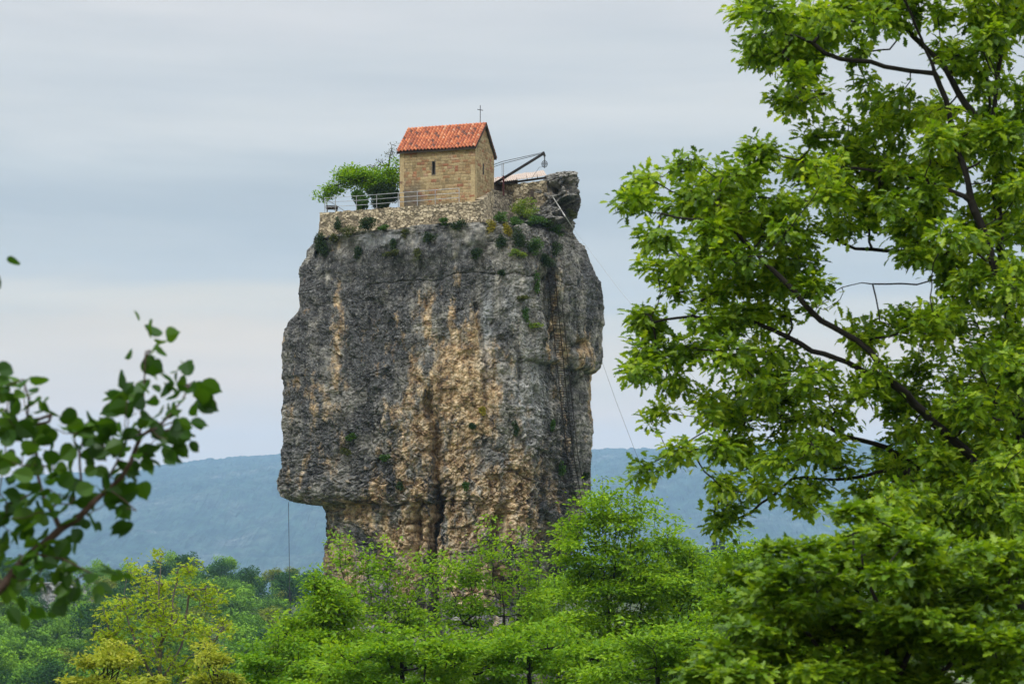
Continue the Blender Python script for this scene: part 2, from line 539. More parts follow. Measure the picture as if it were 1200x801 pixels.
ROCK = rock_material()
ASHLAR = masonry_material('church_sandstone', [(0.0, (0.24, 0.19, 0.11)), (0.2, (0.36, 0.29, 0.165)), (0.45, (0.48, 0.395, 0.235)),
                          (0.66, (0.41, 0.31, 0.175)), (0.80, (0.33, 0.225, 0.125)), (0.90, (0.38, 0.21, 0.12)), (0.96, (0.30, 0.135, 0.085)), (1.0, (0.54, 0.47, 0.32))],
                          (0.25, 0.19, 0.12))
RUBBLE = masonry_material('rubble_limestone', [(0.0, (0.20, 0.18, 0.135)), (0.35, (0.38, 0.335, 0.245)), (0.7, (0.55, 0.49, 0.36)), (1.0, (0.74, 0.67, 0.51))],
                          (0.17, 0.15, 0.11), mlo=0.03, mhi=0.16)
RUBBLE_GREY = masonry_material('grey_rubble', [(0.0, (0.22, 0.20, 0.16)), (0.5, (0.35, 0.32, 0.26)), (1.0, (0.5, 0.46, 0.37))],
                               (0.12, 0.11, 0.09), mlo=0.03, mhi=0.16)


def tile_material():
    m, t, o = newmat('terracotta_tiles')
    c = N(t, 'ShaderNodeTexCoord')
    A = lambda n: N(t, 'ShaderNodeAttribute', attribute_name=n).outputs['Fac']
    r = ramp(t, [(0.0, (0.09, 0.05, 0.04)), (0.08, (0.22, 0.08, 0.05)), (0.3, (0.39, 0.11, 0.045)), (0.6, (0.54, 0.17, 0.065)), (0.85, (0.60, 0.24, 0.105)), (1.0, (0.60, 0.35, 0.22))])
    t.links.new(A('stone'), r.inputs[0])
    n = N(t, 'ShaderNodeTexNoise', {'Vector': c.outputs['Object'], 'Scale': 6.0, 'Detail': 5.0})
    v = ramp(t, [(0.3, (0.6, 0.58, 0.56)), (0.6, (1.1, 1.1, 1.1))])
    t.links.new(n.outputs['Fac'], v.inputs[0])
    c1 = mixc(t, 1.0, r.outputs[0], v.outputs[0], 'MULTIPLY')
    p = N(t, 'ShaderNodeBsdfPrincipled', {'Base Color': c1, 'Roughness': 0.75})
    t.links.new(p.outputs[0], o.inputs[0])
    return m


TILES = tile_material()
SHEET = simple('weathered_corrugated_sheet', (0.42, 0.35, 0.30), 0.7, 0.1, var=0.18, scale=1.5)

# ------------------------------------------------------------------ ground
def ground_mesh():
    ys = np.concatenate([np.linspace(-300, 0, 10), np.linspace(4, 240, 60), np.linspace(246, 700, 90), np.linspace(730, 2500, 40), np.linspace(2700, 12800, 28)])
    us = np.linspace(-1, 1, 181)
    Y, U = np.meshgrid(ys, us, indexing='ij')
    X = U * np.abs(U) ** 0.8 * (1500 + 0.7 * np.abs(Y))
    Z = ground_z(X, Y)
    p = np.stack([X.ravel() / 9, Y.ravel() / 9, 0 * X.ravel()], 1)
    Z = Z + (fbm(p, 4, 5) * 0.25).reshape(Z.shape) * np.clip(np.hypot(X, Y) / 15, 0, 1)
    b = MB()
    b.grid(np.stack([X, Y, Z], -1).transpose(1, 0, 2))
    m, t, o = newmat('slope_grass_and_litter')
    c = N(t, 'ShaderNodeTexCoord')
    n = N(t, 'ShaderNodeTexNoise', {'Vector': c.outputs['Object'], 'Scale': 0.35, 'Detail': 9.0, 'Roughness': 0.7})
    r = ramp(t, [(0.3, (0.035, 0.05, 0.018)), (0.5, (0.05, 0.085, 0.02)), (0.62, (0.075, 0.065, 0.035)), (0.8, (0.07, 0.12, 0.03))])
    t.links.new(n.outputs['Fac'], r.inputs[0])
    bp = N(t, 'ShaderNodeBump', {'Height': n.outputs['Fac'], 'Strength': 0.7, 'Distance': 0.5})
    p_ = N(t, 'ShaderNodeBsdfPrincipled', {'Base Color': r.outputs[0], 'Roughness': 0.95, 'Normal': bp.outputs[0]})
    t.links.new(p_.outputs[0], o.inputs[0])
    tag(b.build('ground', m, smooth=True), kind='structure')


ground_mesh()


def mountains():
    prof = np.array([(-900, 640), (-500, 600), (-200, 575), (0, 562), (100, 556), (150, 556), (172, 553), (200, 545), (250, 540), (300, 537), (330, 535), (420, 531),
                     (520, 530), (640, 531), (700, 530), (760, 529), (840, 526), (930, 520), (1050, 518), (1200, 524), (1500, 545), (2000, 590), (2500, 640)], float)
    xs = np.concatenate([np.linspace(-3900, -1600, 150), np.linspace(-1595, 1595, 1064), np.linspace(1600, 3900, 150)])
    ys = np.concatenate([np.linspace(2150, 3400, 40), np.linspace(3410, 4300, 110), np.linspace(4306, 4560, 44), np.linspace(4580, 5000, 20), np.linspace(5040, 6400, 25)])
    Xg, Yg = np.meshgrid(xs, ys, indexing='ij')
    MS = 2.0
    pxs = 600 + Xg / 4400 * F
    zr = CZ + (600 - np.interp(pxs, prof[:, 0], prof[:, 1])) / F * 4400 * MS
    t = np.clip((Yg - 2200) / 2200, 0, 1)
    ease = 0.35 * t + 0.65 * t * t * (3 - 2 * t)
    back = np.clip((Yg - 4450) / 1800, 0, 1)
    Z = -300 + (zr + 300) * ease - back * 120
    p = np.stack([Xg.ravel() / 420, Yg.ravel() / 420, 0 * Xg.ravel()], 1)
    rel = fbm(p, 5, 31).reshape(Z.shape)
    Z = Z + rel * 36 * np.clip(1 - np.abs(Yg - 4400) / 400, 0, 1) * 0.15 + rel * 75 * np.clip((Yg - 2200) / 600, 0, 1) * np.clip((4300 - Yg) / 500, 0, 1)
    q = np.stack([Xg.ravel() / 5, Yg.ravel() / 9, 0 * Xg.ravel()], 1)
    Z = Z + (np.abs(vnoise(q, 9)) * 9 + np.abs(vnoise(q / 3, 12)) * 12 + vnoise(q / 12, 13) * 7).reshape(Z.shape)
    b = MB()
    b.grid(np.stack([Xg * MS, Yg * MS, Z], -1))
    m, tr, o = newmat('wooded_mountain')
    c = N(tr, 'ShaderNodeTexCoord')
    n = N(tr, 'ShaderNodeTexNoise', {'Vector': c.outputs['Object'], 'Scale': 0.0033, 'Detail': 12.0, 'Roughness': 0.7})
    r = ramp(tr, [(0.33, (0.006, 0.018, 0.014)), (0.48, (0.022, 0.045, 0.03)), (0.58, (0.045, 0.06, 0.05)), (0.66, (0.12, 0.12, 0.12)), (0.76, (0.22, 0.21, 0.21))])
    tr.links.new(n.outputs['Fac'], r.inputs[0])
    n2_ = N(tr, 'ShaderNodeTexNoise', {'Vector': c.outputs['Object'], 'Scale': 0.02, 'Detail': 8.0, 'Roughness': 0.7})
    r2_ = ramp(tr, [(0.4, (0.2, 0.2, 0.2)), (0.6, (1.6, 1.6, 1.6))])
    tr.links.new(n2_.outputs['Fac'], r2_.inputs[0])
    cc = mixc(tr, 1.0, r.outputs[0], r2_.outputs[0], 'MULTIPLY')
    pb = N(tr, 'ShaderNodeBsdfDiffuse', {'Color': cc})
    tr.links.new(pb.outputs[0], o.inputs[0])
    tag(b.build('mountains', m, smooth=False), kind='structure')


mountains()


# ------------------------------------------------------------------ the limestone pillar
YC = 141.0


def prof_to_world(pts, depth):
    a = np.array([P(x, y, depth) for x, y in pts])
    o = np.argsort(a[:, 2])
    return a[o, 2], a[o, 0]


LEFT = [(373, 262), (371.5, 275.7), (366, 281), (358.7, 286), (355, 298), (350.6, 314), (350, 345), (350.6, 360), (345, 368), (338, 376), (334, 392), (331, 421),
        (330, 450), (329, 480), (330, 490), (329.5, 509), (331, 530), (330, 548), (325, 562), (325, 572), (329, 581), (337, 586), (350, 589.5), (377, 592), (380, 599), (385, 612), (384, 630), (380, 655),
        (379, 687), (384, 705), (380, 740), (372, 790), (360, 860), (350, 1000)]
RIGHT = [(650, 197), (662.8, 200), (672, 203), (679, 209), (681, 225), (680.6, 245), (677, 258), (674, 266), (674, 280.6), (681, 293), (692, 310), (701.7, 335.8), (705.6, 361.7), (706, 385),
         (705, 404), (704, 425), (701, 433), (697, 437), (690, 439), (690, 455), (691, 472), (694.7, 507), (693, 535), (690.5, 567), (687.7, 588), (684, 610), (676, 640), (672, 655), (664, 668),
         (652, 675), (646, 690), (645, 740), (652, 800), (665, 860), (680, 1000)]


def build_pillar():
    zl, xl = prof_to_world(LEFT, 136.5)
    zr, xr = prof_to_world(RIGHT, 144.0)
    z0, ztop = -22.0, 27.25
    zs = np.concatenate([np.linspace(z0, -6, 90), np.linspace(-6, 21.6, 860)[1:], np.linspace(21.6, ztop, 240)[1:]])
    # left outline: main block below z=22, then the plateau, then the knob
    kz = np.array([22.05, 22.35, 22.8, 23.3, 24.0, 25.0, 26.4, 27.0, 27.25])
    kx = np.array([np.interp(22.0, zl, xl), -7.0, -1.5, 0.1, 1.0, 1.9, 2.35, 2.9, 3.6])
    XL = np.where(zs < 22.05, np.interp(zs, zl, xl), np.interp(zs, kz, kx))
    XR = np.interp(zs, zr, xr)
    XR = np.where(zs > 26.9, XR - (zs - 26.9) / 0.35 * 0.9, XR)
    bz = np.array([-22, -6, 2, 3.5, 12, 19, 21.6, 22.2, 22.45, 23.3, 24.2, 26.2, 27.0, 27.25])
    bb = np.array([9.5, 9.2, 9.5, 9.6, 10.0, 9.9, 9.6, 9.3, 6.6, 4.6, 3.9, 3.5, 2.8, 1.6])
    BB = np.interp(zs, bz, bb)
    YY = np.interp(zs, [21.6, 22.2, 23.2, 27], [YC, 141.2, 140.3, 140.3])
    # cross-section: a rounded block turned like the church, its near corner right of the middle
    nf, nb_ = 880, 120
    th = R(19)
    ang = np.concatenate([np.linspace(-math.pi - 0.15, 0.35, nf, endpoint=False), np.linspace(0.35, math.pi - 0.15, nb_, endpoint=False)])
    c, s = np.cos(ang), np.sin(ang)
    e = 5.5
    rr = (np.abs(np.cos(ang + th)) ** e + np.abs(np.sin(ang + th)) ** e) ** (-1 / e)
    cx, cy = c * rr, s * rr
    cx = (cx - (cx.max() + cx.min()) / 2) / ((cx.max() - cx.min()) / 2)
    cy = cy / np.abs(cy).max()
    nz_, nt_ = len(zs), len(ang)
    Xc, Aw = (XL + XR) / 2, (XR - XL) / 2
    X = Xc[:, None] + Aw[:, None] * cx[None]
    Y = YY[:, None] + BB[:, None] * cy[None]
    Z = np.repeat(zs[:, None], nt_, 1)
    # horizontal outward normal
    nx = cx[None] / Aw[:, None]
    ny = cy[None] / BB[:, None]
    nn = np.hypot(nx, ny)
    nx, ny = nx / nn, ny / nn
    p = np.stack([X.ravel(), Y.ravel(), Z.ravel()], 1)
    px, py = pix(p)
    front = p[:, 1] < YC + 3
    d = fbm(p * (0.22, 0.22, 0.14), 4, 1) * 0.5
    w = np.stack([fbm(p * 0.5, 2, 71), fbm(p * 0.5, 2, 72), fbm(p * 0.5, 2, 73)], 1) * 0.22
    ridg = 1 - np.abs(fbm(p * (0.6, 0.6, 0.13), 3, 3))
    d += (ridg - 0.7) * 0.22
    # blocky joints; coarser and stronger low on the rock
    rough = 0.17 + 0.9 * np.clip((py - 440) / 130, 0, 1) + 0.25 * np.exp(-((px - 655) / 30) ** 2) + 1.3 * np.clip((p[:, 2] - 21.8) / 1.0, 0, 1)
    f1, f2, idc = worley((p + w) * (0.45, 0.45, 0.42), 11)
    d += rough * (np.clip(f2 - f1, 0, 0.25) / 0.25 * 0.16 + (idc - 0.5) * 0.42)
    f1, f2, idd = worley((p + w * 0.6) * (1.2, 1.2, 1.1), 21)
    d += rough * (np.clip(f2 - f1, 0, 0.22) / 0.22 * 0.15 + (idd - 0.5) * 0.22)
    f1, f2, idd = worley((p + w * 0.3) * (2.9, 2.9, 2.6), 41)
    d += (0.45 + 0.55 * rough) * (np.clip(f2 - f1, 0, 0.3) / 0.3 * 0.07 + (idd - 0.5) * 0.15)
    pits = np.clip(fbm(p * (1.4, 1.4, 0.8), 3, 55) - 0.35, 0, 1)
    d -= pits * 0.45
    d += fbm(p * (1.9, 1.9, 1.3), 3, 51) * 0.07
    f1, f2, idd = worley((p + w * 0.2) * (5.5, 5.5, 5.0), 47)
    d += (0.5 + 0.5 * rough) * ((idd - 0.5) * 0.12 - np.clip(f1 - 0.3, 0, 1) * 0.16)
    # bedding planes
    for zc, dep, wd in ((18.35, 0.15, 0.06), (9.0, 0.06, 0.07), (2.2, 0.4, 0.10), (6.0, 0.12, 0.08), (-1.6, 0.2, 0.1), (20.6, 0.10, 0.07)):
        zz = p[:, 2] - zc - fbm(p * (0.3, 0.3, 0.01), 3, 61) * 0.35 - 0.05 * (p[:, 0] + 4) * 0.2
        if zc == 2.2:
            dep = dep * np.clip((560 - px) / 120, 0.1, 1)
        d -= dep * np.exp(-(zz / wd) ** 2) * (0.35 + 0.65 * (vnoise(p * (0.35, 0.35, 0.05), 66) > -0.25))
    # clefts: (pixel column at top, bottom, row range, half width px, depth m)
    for x0, x1, y0, y1, hw, dep in ((498, 510, 450, 585, 6, 1.1), (510, 512, 560, 760, 6, 2.2), (490, 494, 590, 760, 5, 1.2), (592, 594, 585, 720, 9, 1.9),
                                    (640, 665, 300, 440, 11, 1.1), (663, 684, 430, 620, 9, 0.6), (575, 585, 400, 470, 3, 0.4), (521, 521, 310, 350, 3, 0.4),
                                    (652, 656, 620, 720, 8, 0.9), (556, 572, 330, 500, 3, 0.35), (601, 618, 380, 560, 4, 0.4), (404, 402, 330, 470, 4, 0.3), (455, 440, 590, 700, 5, 0.4)):
        tt = np.clip((py - y0) / (y1 - y0), 0, 1)
        xx = x0 + (x1 - x0) * tt + fbm(np.stack([py / 25, py * 0, py * 0 + x0], 1), 3, 5) * 4
        fade = np.clip((py - y0) / 25, 0, 1) * np.clip((y1 - py) / 25, 0, 1)
        d -= np.where(front, dep * fade * np.exp(-(np.abs(px - xx) / hw) ** 2.6), 0)
    # the overhanging nose low on the left stands forward of the foot
    foot = np.clip((592 - py) / 3, 0, 1) * np.clip((470 - px) / 120, 0, 1) * np.clip((py - 380) / 150, 0, 1)
    d += np.where(front, foot * 0.5, 0)
    # caves under the right-hand brow
    for cxp, cyp, ax, ay, dep in ((683, 404, 7, 5, 1.2), (697, 440, 9, 4, 0.8), (654, 222, 5, 6, 1.6), (669, 240, 5, 8, 1.8), (644, 236, 4, 6, 1.0), (668, 214, 4, 4, 1.0), (660, 256, 6, 4, 1.2), (585, 418, 4, 7, 0.3)):
        d -= np.where(front, dep * np.exp(-((px - cxp) / ax) ** 2 - ((py - cyp) / ay) ** 2), 0)
    d += np.clip((p[:, 2] - 22.6) / 0.8, 0, 1) * (fbm(p * (0.6, 0.6, 0.7), 3, 91) * 0.4 - np.clip(fbm(p * 1.3, 2, 95), 0, 1) * 0.3)
    cap = np.clip((ztop - p[:, 2]) / 0.8, 0, 1)
    d = d * np.where(p[:, 2] > 26.4, 0.6 + 0.4 * cap, 1)
    D = d.reshape(nz_, nt_)
    # outline stays where it is in the mean
    V = np.stack([X + nx * D, Y + ny * D, Z], -1)
    LA, RA = np.array(sorted(LEFT, key=lambda q: q[1])), np.array(sorted(RIGHT, key=lambda q: q[1]))
    ker = np.hanning(21); ker /= ker.sum()
    jag = lambda o_: fbm(np.stack([zs * 1.1, zs * 0 + o_, zs * 0], 1), 4, 7) * 1.6 + np.round(fbm(np.stack([zs * 0.55, zs * 0 + o_, zs * 0 + 4], 1), 2, 8) * 2) * 1.3
    jl, jr = jag(3.3), jag(9.1)
    main = zs < 22.3
    dl, dr = np.zeros(nz_), np.zeros(nz_)
    for it in range(4):
        vx, vy = pix(V)
        il, ir = vx.argmin(1), vx.argmax(1)
        k_ = np.arange(nz_)
        el_ = (np.interp(vy[k_, il], LA[:, 1], LA[:, 0]) + jl - vx[k_, il]) / F * V[k_, il, 1]
        er_ = (np.interp(vy[k_, ir], RA[:, 1], RA[:, 0]) + jr - vx[k_, ir]) / F * V[k_, ir, 1]
        el_ = np.where(main, el_, 0)
        if it == 2:
            ker = np.hanning(9)[1:-1]; ker /= ker.sum()
        kp = len(ker) // 2
        el_, er_ = np.convolve(np.pad(el_, kp, mode='edge'), ker, 'valid'), np.convolve(np.pad(er_, kp, mode='edge'), ker, 'valid')
        el_ = np.where(main, el_, 0)
        wl = np.clip((1 - cx[None]) / 2, 0, 1)
        V[:, :, 0] += wl * el_[:, None] + (1 - wl) * er_[:, None]
    # the cliff edge carries the retaining wall: bring the face out under it
    vx, vy = pix(V)
    wy = np.interp(vx, [366, 374, 420, 468, 515, 556, 572, 582, 600], [135.8, 135.6, 134.15, 132.75, 131.75, 131.2, 131.9, 134.0, 135.6])
    wgt = np.clip((zs - 16.5) / 4.3, 0, 1); wgt = wgt * wgt * (3 - 2 * wgt) * (zs < 22.12)
    rag = 0.30 * np.clip(fbm(p * 0.8, 3, 17).reshape(nz_, nt_), -1, 1)
    inside = np.clip((vx - 366) / 12, 0, 1) * np.clip((600 - vx) / 14, 0, 1) * (V[:, :, 1] < YC)
    V[:, :, 1] -= np.maximum(0, V[:, :, 1] - (wy - 0.45 - rag)) * wgt[:, None] * inside
    tilt = np.clip((V[:, :, 2] - 17) / 4, 0, 1) * 0.045 * (V[:, :, 0] + 6.0) * (V[:, :, 2] < 23.5)
    V[:, :, 2] += tilt
    V[:, :, 2] += (fbm(p * 0.9, 3, 81) * 0.12).reshape(nz_, nt_)
    # plateau is flat inside
    idx = np.arange(nz_ * nt_).reshape(nz_, nt_)
    nxt = np.roll(idx, -1, 1)
    Fc = np.stack([idx[:-1], nxt[:-1], nxt[1:], idx[1:]], -1).reshape(-1, 4)
    Vf = V.reshape(-1, 3)
    # close the top
    cc = len(Vf)
    top = idx[-1]
    Vt = np.append(Vf, [[V[-1, :, 0].mean(), V[-1, :, 1].mean(), ztop + 0.15]], 0)
    capf = np.stack([top[0:-1:2], top[1::2], np.roll(top, -2)[0:-1:2], np.full(len(top) // 2, cc)], -1)
    Fc = np.concatenate([Fc, capf])
    px, py = pix(Vt)

    def blobs(L):
        r = np.zeros(len(Vt))
        for x, y, a, b, k in L:
            r = np.maximum(r, k * np.exp(-((px - x) / a) ** 2 - ((py - y) / b) ** 2))
        return r
    fr = Vt[:, 1] < YC + 4
    och = blobs([(540, 460, 44, 85, 1.1), (520, 530, 70, 70, 0.85), (395, 410, 14, 60, 0.75), (375, 490, 30, 60, 0.55), (580, 600, 80, 70, 1.0), (420, 600, 45, 24, 0.85), (405, 660, 50, 60, 0.7),
                 (480, 620, 60, 90, 0.95), (655, 400, 12, 90, 0.7), (684, 410, 12, 24, 0.8), (612, 560, 30, 70, 0.85), (695, 480, 7, 60, 0.9), (500, 400, 34, 44, 0.6), (455, 420, 22, 30, 0.45),
                 (600, 430, 12, 40, 0.5), (535, 320, 12, 18, 0.35), (665, 560, 30, 60, 0.35), (340, 560, 18, 20, 0.4), (460, 570, 60, 20, 0.6), (560, 680, 60, 50, 0.9)])
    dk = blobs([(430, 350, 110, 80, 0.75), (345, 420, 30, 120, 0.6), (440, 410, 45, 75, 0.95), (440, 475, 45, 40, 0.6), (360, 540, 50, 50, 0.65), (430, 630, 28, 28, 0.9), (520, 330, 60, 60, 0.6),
                (660, 250, 30, 20, 0.3), (655, 560, 30, 60, 0.5), (690, 350, 20, 50, 0.5), (508, 620, 9, 110, 1.3), (647, 350, 5, 60, 1.0), (668, 500, 6, 110, 0.9), (594, 660, 12, 60, 0.9), (470, 560, 60, 30, 0.4), (658, 655, 16, 30, 1.0),  # tall narrow blobs paint shade into the clefts
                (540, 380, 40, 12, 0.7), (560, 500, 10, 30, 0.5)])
    pal = blobs([(570, 390, 12, 90, 1.0), (605, 350, 45, 70, 0.8), (620, 470, 35, 120, 0.95), (450, 280, 90, 16, 0.9), (690, 340, 18, 50, 0.6), (545, 285, 40, 25, 0.6), (640, 600, 20, 60, 0.6), (562, 540, 9, 50, 0.6)])
    me = mesh_np('rock_pillar', Vt, Fc, True, {'ochre': np.where(fr, och, 0.2), 'dark': np.where(fr, dk, 0.4), 'pale': np.where(fr, pal, 0.3)})
    me.polygons.foreach_set('use_smooth', np.zeros(len(Fc), bool))
    o = link('rock_pillar', me, ROCK)
    tag(o, 'tall grey and ochre limestone pillar carrying the small church, overhanging at lower left', 'rock pillar')
    return Vt, px, py


PV, PPX, PPY = build_pillar()


def surf(px, py, rad=1.3):
    """front-most point of the pillar seen at a photo pixel"""
    m = (np.abs(PPX - px) < rad) & (np.abs(PPY - py) < rad)
    if not m.any():
        m = (np.abs(PPX - px) < rad * 4) & (np.abs(PPY - py) < rad * 4)
    if not m.any():
        return P(px, py, 140)
    return P(px, py, PV[m, 1].min())


# ------------------------------------------------------------------ masonry walls
def wall_grid(path, z_bot, z_top, thick, res=0.05, cell=(0.42, 0.30), amp=0.05, seed=0, ashlar=False, base_soot=None, lean=0.0, holes=()):
    """solid wall along a plan path; path in local xy, outer face to the right of the direction of travel"""
    path = np.array(path, float)
    seg = np.linalg.norm(np.diff(path, axis=0), axis=1)
    L = np.concatenate([[0], np.cumsum(seg)])
    nu = max(2, int(L[-1] / res) + 1)
    u = np.unique(np.concatenate([np.linspace(0, L[-1], nu), L]))
    X, Y = np.interp(u, L, path[:, 0]), np.interp(u, L, path[:, 1])
    zb = np.interp(u, L, z_bot) if np.ndim(z_bot) else np.full(len(u), float(z_bot))
    zt = np.interp(u, L, z_top) if np.ndim(z_top) else np.full(len(u), float(z_top))
    T = np.stack([np.gradient(X), np.gradient(Y)], 1)
    T /= np.linalg.norm(T, axis=1)[:, None]
    Nn = np.stack([T[:, 1], -T[:, 0]], 1)
    H = (zt - zb).max()
    nv = max(2, int(H / res) + 1)
    v = np.linspace(0, 1, nv)
    U = np.repeat(u[:, None], nv, 1)
    Zg = zb[:, None] + (zt - zb)[:, None] * v[None]
    q = np.stack([U.ravel() / cell[0], Zg.ravel() / cell[1], np.full(U.size, 0.5 + seed)], 1)
    if ashlar:
        row = np.floor(Zg.ravel() / cell[1] + 0.25 * np.sin(Zg.ravel() * 1.7))
        fz = Zg.ravel() / cell[1] + 0.25 * np.sin(Zg.ravel() * 1.7) - row
        zero = np.zeros_like(row)
        wdt = cell[0] * (0.75 + 0.7 * hash3(row, zero, zero, seed))
        uu = U.ravel() / wdt + hash3(row, zero, zero, seed + 4) * 3
        c1 = np.floor(uu)
        jit = lambda c: (hash3(row, c, zero, seed + 7) - 0.5) * 0.55
        fu = uu - c1
        lo, hi = jit(c1), 1 + jit(c1 + 1)
        cid = np.where(fu < lo, c1 - 1, np.where(fu > hi, c1 + 1, c1))
        ed_u = np.minimum(np.abs(fu - lo), np.abs(hi - fu)) * wdt
        ed_z = np.minimum(fz, 1 - fz) * cell[1]
        edge = np.minimum(ed_u, ed_z) / 0.22
        idc = hash3(row, cid, zero, seed + 13)
    else:
        w = np.stack([vnoise(q * 1.3, 3), vnoise(q * 1.3, 4), 0 * q[:, 0]], 1) * 0.25
        q[:, 2] += 0
        f1, f2, idc = worley(q + w, 30 + seed)
        edge = f2 - f1
    amp_d = (np.clip(edge, 0, 0.16) / 0.16 - 1) * amp + (idc - 0.5) * amp * 0.8
    pp = np.stack([U.ravel(), Zg.ravel(), 0 * Zg.ravel() + seed], 1)
    amp_d = amp_d + fbm(pp * 0.6, 3, seed) * amp * 1.1
    amp_d = amp_d.reshape(U.shape)
    fx = X[:, None] + Nn[:, 0:1] * (amp_d + lean * (1 - v)[None] * H)
    fy = Y[:, None] + Nn[:, 1:2] * (amp_d + lean * (1 - v)[None] * H)
    G = np.stack([fx, fy, Zg], -1)
    G[:, -1, 2] += (np.abs(vnoise(np.stack([u * 3, u * 0, u * 0 + seed], 1), 2)) * amp * 1.2)
    a, b, _ = G.shape
    back = np.stack([X - Nn[:, 0] * thick, Y - Nn[:, 1] * thick], 1)
    Bt = np.stack([back[:, 0], back[:, 1], G[:, -1, 2]], 1)
    Bb = np.stack([back[:, 0], back[:, 1], zb], 1)
    V = np.concatenate([G.reshape(-1, 3), Bt, Bb])
    idx = np.arange(a * b).reshape(a, b)
    bt = a * b + np.arange(a)
    bbm = bt + a
    Fc = np.stack([idx[:-1, :-1], idx[1:, :-1], idx[1:, 1:], idx[:-1, 1:]], -1)
    keep = np.ones(Fc.shape[:2], bool)
    um, zm = (U[:-1, :-1] + U[1:, 1:]) / 2, (Zg[:-1, :-1] + Zg[1:, 1:]) / 2
    for (u0, u1, w0, w1) in holes:
        keep &= ~((um > u0) & (um < u1) & (zm > w0) & (zm < w1))
    Fc = Fc[keep]
    ex = [np.stack([idx[:-1, -1], idx[1:, -1], bt[1:], bt[:-1]], -1), np.stack([bt[:-1], bt[1:], bbm[1:], bbm[:-1]], -1),
          np.stack([bbm[:-1], bbm[1:], idx[1:, 0], idx[:-1, 0]], -1)]
    mid = b // 2
    ends = np.array([[idx[0, 0], idx[0, -1], bt[0], bbm[0]], [idx[-1, 0], bbm[-1], bt[-1], idx[-1, -1]]])
    Fc = np.concatenate([Fc] + ex + [ends])
    pad = lambda arr, val: np.concatenate([arr.ravel(), np.full(2 * a, val)])
    soot = np.zeros(U.size)
    if base_soot:
        soot = base_soot(U.ravel(), Zg.ravel())
    return V, Fc, {'stone': pad(idc, 0.5), 'edge': pad(edge, 0.3), 'soot': pad(soot, 0.0)}


def add_wall(name, mat, parent=None, off=(0, 0, 0), **k):
    V, Fc, at = wall_grid(**k)
    return link(name, mesh_np(name, V - np.array(off), Fc, False, at), mat, parent)


# ------------------------------------------------------------------ church
C0 = P(557, 237, 132.3)
LW, WD, HE, HR = 5.85, 4.0, 4.08, 5.95
church = thing('stone_church', 'tiny sandstone church with red tiled gable roof on top of the rock pillar', 'church', tuple(C0), R(-19))


def soot_long(u, z):   # dark damp stain low at the rear end of the long wall; u runs from the rear end
    n = fbm(np.stack([u * 0.9, z * 0.9, u * 0], 1), 4, 8)
    return np.clip((2.3 - u) / 0.8 + n * 0.5, 0, 1) * np.clip((1.9 - z) / 0.8 + n * 0.6, 0, 1) * 0.72 + np.clip((0.7 - u) / 0.6, 0, 1) * np.clip((3.6 - z) / 2 + n * 0.4, 0, 1) * 0.4


def church_walls():
    parts = []
    n = 0
    cfg = [([(-LW, 0), (0, 0)], HE, soot_long, [(2.53, 2.76, 2.18, 3.12)], 1),
           ([(0, 0), (0, WD)], None, None, [(1.62, 1.82, 2.3, 3.05)], 2),
           ([(0, WD), (-LW, WD)], HE, None, [], 3),
           ([(-LW, WD), (-LW, 0)], None, None, [], 4)]
    Vs, Fs, At = [], [], {'stone': [], 'edge': [], 'soot': []}
    for path, h, st, holes, sd_ in cfg:
        if h is None:
            pth = [path[0], (path[0][0], WD / 2), path[1]]
            V, Fc, at = wall_grid(pth, [-0.3] * 3, [HE, HR, HE], 0.35, 0.04, (0.35, 0.205), 0.018, sd_, True, st, 0, holes)
        else:
            V, Fc, at = wall_grid(path, -0.3, h, 0.35, 0.04, (0.35, 0.205), 0.018, sd_, True, st, 0, holes)
        Vs.append(V); Fs.append(Fc + n); n += len(V)
        for k in At:
            At[k].append(at[k])
    me = mesh_np('wall', np.concatenate(Vs), np.concatenate(Fs), False, {k: np.concatenate(v) for k, v in At.items()})
    return link('wall', me, ASHLAR, church)


church_walls()


def slit(cx0, z0, z1, w, axis):
    f = MB()
    g = MB()
    dpt = 0.22
    if axis == 'x':   # on the long wall, recess towards +y
        x0, x1 = cx0 - w / 2, cx0 + w / 2
        for a, b in (((x0 - 0.03, -0.01, z0), (x0 - 0.03, dpt, z0)),):
            pass
        f.box((x0 - 0.03, dpt / 2, (z0 + z1) / 2), (0.06, dpt, z1 - z0))
        f.box((x1 + 0.03, dpt / 2, (z0 + z1) / 2), (0.06, dpt, z1 - z0))
        f.box((cx0, dpt / 2, z0 - 0.03), (w + 0.12, dpt, 0.06))
        f.box((cx0, dpt / 2, z1 + 0.03), (w + 0.12, dpt, 0.06))
        g.box((cx0, dpt + 0.02, (z0 + z1) / 2), (w + 0.1, 0.03, z1 - z0 + 0.1))
    else:
        y0, y1 = cx0 - w / 2, cx0 + w / 2
        f.box((-dpt / 2, y0 - 0.03, (z0 + z1) / 2), (dpt, 0.06, z1 - z0))
        f.box((-dpt / 2, y1 + 0.03, (z0 + z1) / 2), (dpt, 0.06, z1 - z0))
        f.box((-dpt / 2, cx0, z0 - 0.03), (dpt, w + 0.12, 0.06))
        f.box((-dpt / 2, cx0, z1 + 0.03), (dpt, w + 0.12, 0.06))
        g.box((-dpt - 0.02, cx0, (z0 + z1) / 2), (0.03, w + 0.1, z1 - z0 + 0.1))
    a = f.build('window', WEATHERED_WOOD, church)
    g.build('pane', PANE, a)
    return a


slit(-LW + 2.645, 2.2, 3.1, 0.19, 'x')
slit(1.72, 2.32, 3.03, 0.16, 'y')


